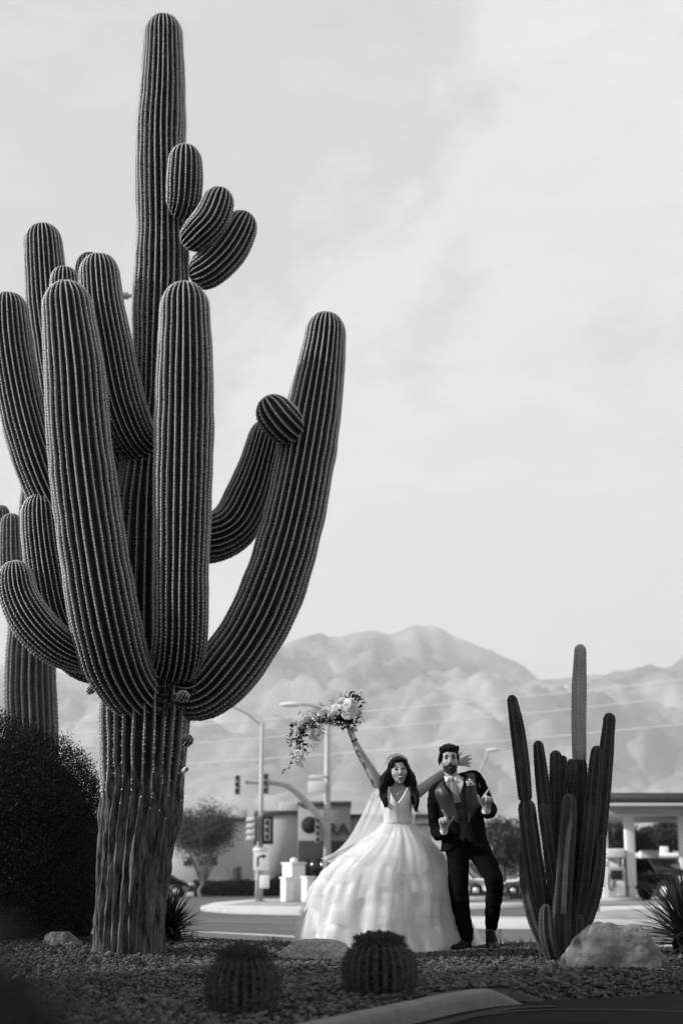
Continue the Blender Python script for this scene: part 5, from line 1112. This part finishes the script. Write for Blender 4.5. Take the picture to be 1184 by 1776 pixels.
# lace headpiece
g = G(); rg = np.random.default_rng(9); hp = G()
for k in range(230):
    a = -1.15 + 2.3 * rg.random(); v = rg.random(); r = .094 + .01 * rg.random()
    c = hb.p(math.sin(a) * .088, .050 + math.cos(a) * .074 + v * .022, .030 - v * .075); ell(c, (.0075 + .004 * rg.random(),) * 3, seg=6, rings=5, g=g)
for k in range(15):
    a = -1.05 + 2.1 * k / 14; rosette(hb.p(math.sin(a) * .090, .056 + math.cos(a) * .078, .022), .013, hb.R * math.sin(a) + hb.U * math.cos(a) + hb.F * .8, hp, k, petals=(3, 5))
hdp = part('headpiece', g, M_lace, bride); part('small_flower', hp, M_petal, hdp)
# veil
A_ = [(673, 1313, .0), (660, 1338, .05), (649, 1362, .08), (638, 1390, .10), (622, 1424, .12), (604, 1455, .12), (582, 1477, .10), (556, 1489, .06)]
B_ = [(701, 1310, .02), (716, 1335, .09), (722, 1362, .16), (722, 1395, .22), (716, 1430, .26), (700, 1465, .30), (680, 1500, .34), (650, 1530, .38)]
CA, _ = catmull([list(Pb(*p)) for p in A_], 60); CBv, _ = catmull([list(Pb(*p)) for p in B_], 60); V = []
for i in range(60):
    f = i / 59
    for k in range(50):
        u = k / 49; p = CA[i] * (1 - u) + CBv[i] * u; bul = math.sin(u * math.pi) * (.10 + .05 * f)
        fold = .018 * math.sin(u * 34 + 3 * noise.noise(Vector((f * 2, u, 0)))) * (.25 + f) + .02 * noise.noise(Vector((u * 6, f * 4, 2))); V.append(p + np.array([fold * .3, bul + fold, 0]) + np.array([0, 0, .05 * math.sin(u * math.pi) * (1 - f)]))
g = G(); g.add(V, grid_faces(60, 50, wrap=False)); part('veil', g, M_veil, bride)
# second veil layer wrapping the viewer-left side in front of the arm pit
V = []
for i in range(50):
    f = i / 49; a = CA[int(f * 59)]; q = np.array(list(Pb(676 - 4 * f * 1.0, 1372 + (1440 - 1372) * f, -.02 - .10 * f))) if True else 0
    for k in range(24):
        u = k / 23; p = a * (1 - u) + q * u; V.append(p + np.array([0, -.03 * math.sin(u * 3.14) + .012 * math.sin(u * 22 + f * 3), .0]))
g = G(); V = np.array(V).reshape(50, 24, 3)[16:]; g.add(V.reshape(-1, 3), grid_faces(34, 24, wrap=False)); part('veil', g, M_veil, bride)
# bodice
def rows_b(spec): return [(Pb(px, py, .03), (1, 0, tl), rx, ry, ph) for px, py, tl, rx, ry, ph in spec]
gs, BV = shell(rows_b([(690, 1366, .0, .122, .068, .62), (689, 1371, .0, .138, .090, .46), (688.5, 1379, 0, .141, .112, .30), (688, 1387, 0, .140, .124, .14), (687.5, 1394, 0, .134, .124, .02), (688, 1404, 0, .124, .114, .001), (689, 1415, 0, .115, .099, .001), (690, 1428, 0, .112, .092, .001)]), n=46, wr=.003); solidify(part('bodice', gs, M_dress, bride), .006)
for s, (px, dx) in ((-1, (669, .0)),):
    g = tube([Pb(px + s * 1, 1383, -.08), Pb(px, 1371, -.04), Pb(px - s * 1, 1365, .02), Pb(px, 1372, .10)], [.034, .032, .030, .034], .007, hint=(1, 0, 0), seg=12); part('strap', g, M_lace, bride)
g = tube([Pb(668, 1377, -.03), Pb(657, 1375, -.03), Pb(650, 1366, .0), Pb(652, 1360, .06)], [.02, .03, .03, .02], .014, hint=(.3, 0, 1), seg=12); part('off_shoulder_sleeve', g, M_lace, bride)
# pleats across the bust
g = G()
for k in range(9):
    for s in (-1, 1):
        tube([Pb(688 + s * 25, 1386 + k * 3.6, .0), Pb(688 + s * 14, 1391 + k * 4.0, -.088 + .004 * k), Pb(688 + s * 1.5, 1399 + k * 3.6, -.094 + .006 * k)], .003, .0022, seg=6, g=g)
part('pleats', g, M_dress, bride)
# skirt
tt_ = np.linspace(0, 6.2832, 40); wc = Pb(690, 1424, .03); part('sash', tube([(wc.x + .116 * math.cos(a), wc.y + .096 * math.sin(a), wc.z + .003 * math.sin(3 * a)) for a in tt_], .006, .024, hint=None, seg=8, n=80, caps=False), M_dress, bride)
SKP = np.array([(1424, 667, 713, .095), (1440, 650, 727, .16), (1455, 634, 742, .22), (1470, 614, 754, .28), (1488, 590, 765, .34), (1510, 566, 772, .39), (1540, 546, 778, .44), (1575, 536, 784, .47), (1600, 529, 789, .49), (1622, 523, 795, .50), (1650, 520, 800, .51)])
def skirt_surface(t0, t1, n, m, off, hemflare, ruffle, seed, amp=1.0, hemwave=0.0):
    V = np.zeros((n, m, 3)); th = np.linspace(0, 2 * math.pi, m, endpoint=False)
    for i in range(n):
        f = i / (n - 1); 
        for j, a in enumerate(th):
            c, s = math.cos(a), math.sin(a)
            t = t0 + (t1 + hemwave * (noise.noise(Vector((c * 1.5, s * 1.5, seed))) + .25 * noise.noise(Vector((c * 6, s * 6, seed)))) - t0) * f; py = 1424 + (1650 - 1424) * min(t, 1.0)
            L, R_, D = (np.interp(py, SKP[:, 0], SKP[:, k]) for k in (1, 2, 3))
            cx_, rx = (L + R_) / 2, (R_ - L) / 2; q = Pb(cx_, py, .05); rxm = rx * YBR / F_PX
            w = min(1, t * 2.2); fold = .5 * math.sin(11 * a + 2.5 * noise.noise(Vector((c, s, t * 1.2 + seed)))) + .32 * math.sin(25 * a + 4 * noise.noise(Vector((c * 1.5, s * 1.5, t * 2 + seed)))) + .9 * noise.noise(Vector((c * 2.2, s * 2.2, t * 2.5 + seed * 2))) + .35 * noise.noise(Vector((c * 9, s * 9, t * 3 + seed)))
            rr = 1 + (amp * .050 * w * fold + off + hemflare * f ** 2.2) / max(rxm, .12) * (.42 + .58 * min(rxm / .5, 1)) + ruffle * f ** 3 * math.sin(46 * a + 6 * noise.noise(Vector((c * 2, s * 2, seed))))
            z = q.z
            V[i, j] = (q.x + c * rxm * rr, q.y + s * D * rr, z)
    zmin = bb.z + .004; V[..., 2] = np.maximum(V[..., 2], zmin); return V
def add_skirt(name, V, m_, par, kind=None):
    n, m = V.shape[:2]; g = G(); g.add(V.reshape(-1, 3), grid_faces(n, m)); return part(name, g, m_, par)
sk_ = add_skirt('skirt', skirt_surface(0, 1.0, 70, 260, -.016, .0, .0, 1), M_dress, bride)
for k, (t0, t1) in enumerate(((.0, .30), (.12, .44), (.26, .58), (.40, .72), (.55, .84), (.68, .94), (.82, 1.0))):
    add_skirt('ruffle', skirt_surface(t0, t1, 30, 300, .003 + .0012 * (6 - k), .022, .006, 3 + k * 2.3, hemwave=.15 if k < 6 else .0), M_tulle, sk_)
# train trailing to the right behind the groom
V = []
for i in range(24):
    f = i / 23
    for k in range(24):
        u = k / 23; top = Pb(796 + 6 * u, 1540 + 30 * u, .10 + .15 * u); bot = Pb(770 + 77 * u, 1650, .12 + .22 * u); p = top.lerp(bot, f ** (1 + .25 * u)); V.append((p.x, p.y + .03 * math.sin(u * 12 + f * 2) * f, max(p.z, gz(p.x, p.y).item() + .006)))
g = G(); g.add(V, grid_faces(24, 24, wrap=False)); part('train', g, M_dress, sk_)
# jewellery
g = tube([Pb(683, 1368, -.045), Pb(686, 1373, -.062), Pb(689, 1376, -.068), Pb(692, 1373, -.062), Pb(695, 1368, -.045)], .0016, seg=5); nk = part('necklace', g, M_chr, bride) if False else part('necklace', g, mat('silver', .7, .2, metal=1), bride)
part('pendant', ell(Pb(689, 1377, -.070), (.006, .004, .008), seg=8), M_tooth, nk)
d = (RWb - Pb(622, 1302, -.03)).normalized(); part('bracelet', tube([RWb - d * .012, RWb + d * .008], .029, seg=16, caps=False), M_black, bride)
# ------------------------------------------------ bouquet
YQ = YBR - .06
def Pq(px, py, dy=0): return at(px, py, YQ + dy)
hb0 = Pq(609, 1277, .0); bq = thing('bouquet', 'cascading bouquet of white roses and dark leaves held up by the bride', 'bouquet', hb0)
part('handle', tube([Pq(612, 1281, .01), Pq(606, 1266, .01), Pq(599, 1250, .01)], [.017, .019, .026], seg=12), M_petal, bq)
rg = np.random.default_rng(31)
fl = [(612, 1243, 8, -.10), (618, 1230, 7, -.05), (595, 1214, 7, -.04), (586, 1238, 7, -.09), (600, 1230, 8, -.11), (600, 1222, 12.5, -.07), (611, 1232, 12, -.08), (603, 1238, 12, -.10), (590, 1222, 9, -.06), (607, 1214, 8, -.02), (594, 1230, 9, -.09), (567, 1233, 9, -.03), (557, 1252, 8, -.06), (535, 1262, 8, -.05), (528, 1246, 7, -.01), (509, 1290, 6, -.02), (520, 1298, 7, -.05), (572, 1250, 8, -.07), (580, 1240, 9, -.09), (585, 1231, 12, -.07), (595, 1218, 10, -.03), (612, 1222, 9, -.02), (574, 1243, 11, -.07), (578, 1226, 8, -.03), (562, 1238, 10, -.05), (552, 1245, 11, -.06), (541, 1243, 8, -.02), (533, 1250, 10, -.05), (524, 1256, 9, -.03), (548, 1262, 9, -.03), (541, 1275, 9, -.03), (553, 1273, 7, 0), (516, 1270, 8, -.03), (513, 1284, 8, -.04), (514, 1297, 9, -.05), (519, 1309, 10, -.06), (516, 1321, 9, -.06), (523, 1328, 7, -.06), (566, 1252, 7, .0), (588, 1243, 9, -.04), (596, 1240, 8, -.06)]
for i, (px, py, r, dy) in enumerate(fl):
    part('flower', rosette(Pq(px, py, dy), msz(r, YQ) * .78, (rg.normal() * .45, -1, rg.normal() * .45 + .15), G(), 50 + i, petals=(3, 5, 7) if r > 8 else (3, 5), open_=1.0 + .4 * rg.random()), M_petal, bq)
def leafset(pts, n, jit, lsz, m, name, spread=(1, .5, 1), asp=2.8, bias=None):
    C, _ = catmull([list(Pq(*p)) for p in pts], n); P = C + rg.normal(size=C.shape) * jit; D = rg.normal(size=P.shape) * spread + (np.array(bias) if bias else 0)
    V, F = leaves(P, lsz * (.7 + .6 * rg.random(n)), rg, aspect=asp, D=D); g = G(); g.add(V, F); part(name, g, m, bq, smooth=False)
leafset([(590, 1252, -.05), (600, 1250, -.07), (612, 1250, -.04)], 90, .024, .050, M_leafb2, 'foliage'); leafset([(590, 1240, -.085), (586, 1250, -.085)], 40, .018, .05, M_leafb2, 'foliage')
leafset([(604, 1216, 0), (616, 1210, 0), (620, 1226, 0), (618, 1240, 0), (616, 1254, 0)], 60, .018, .048, M_leafb2, 'foliage', bias=(.9, 0, .3))
leafset([(594, 1212, 0), (612, 1202, .02)], 12, .014, .04, M_leafb2, 'foliage', bias=(.2, 0, 1.3)); leafset([(613, 1212, 0), (622, 1208, .0), (626, 1206, 0)], 12, .01, .04, M_leafb2, 'foliage', bias=(1.2, 0, .8))
leafset([(586, 1251, -.10), (560, 1247, -.10), (540, 1256, -.09), (524, 1266, -.08), (521, 1285, -.08), (520, 1298, -.09)], 190, .018, .046, M_leafb2, 'foliage')
leafset([(545, 1250, -.0), (512, 1262, 0), (507, 1280, 0), (508, 1305, 0)], 60, .02, .044, M_leafb2, 'foliage', bias=(-.9, 0, 0))
leafset([(512, 1305, -.02), (506, 1322, -.03), (500, 1332, -.03), (492, 1337, -.03)], 34, .008, .030, M_leafb2, 'sprig', bias=(-.4, 0, -.7)); leafset([(527, 1292, -.02), (530, 1312, -.02)], 10, .01, .03, M_leafb2, 'sprig', bias=(.3, 0, -.8))
leafset([(598, 1214, .03), (570, 1228, .02), (540, 1240, .02), (520, 1250, .02)], 90, .026, .045, M_leafp, 'pale_foliage', asp=5, bias=(0, 0, .6)); leafset([(560, 1262, .02), (548, 1280, .02), (540, 1290, .02)], 90, .030, .045, M_leafp, 'pale_foliage', asp=6, bias=(.2, 0, -.7))
g = tube([Pq(598, 1248, 0), Pq(575, 1244, -.02), Pq(545, 1252, -.02), Pq(523, 1270, -.02), Pq(517, 1300, -.03), Pq(512, 1318, -.03)], [.012, .008, .006, .005, .004, .003], seg=6); part('stem', g, M_leafb2, bq)
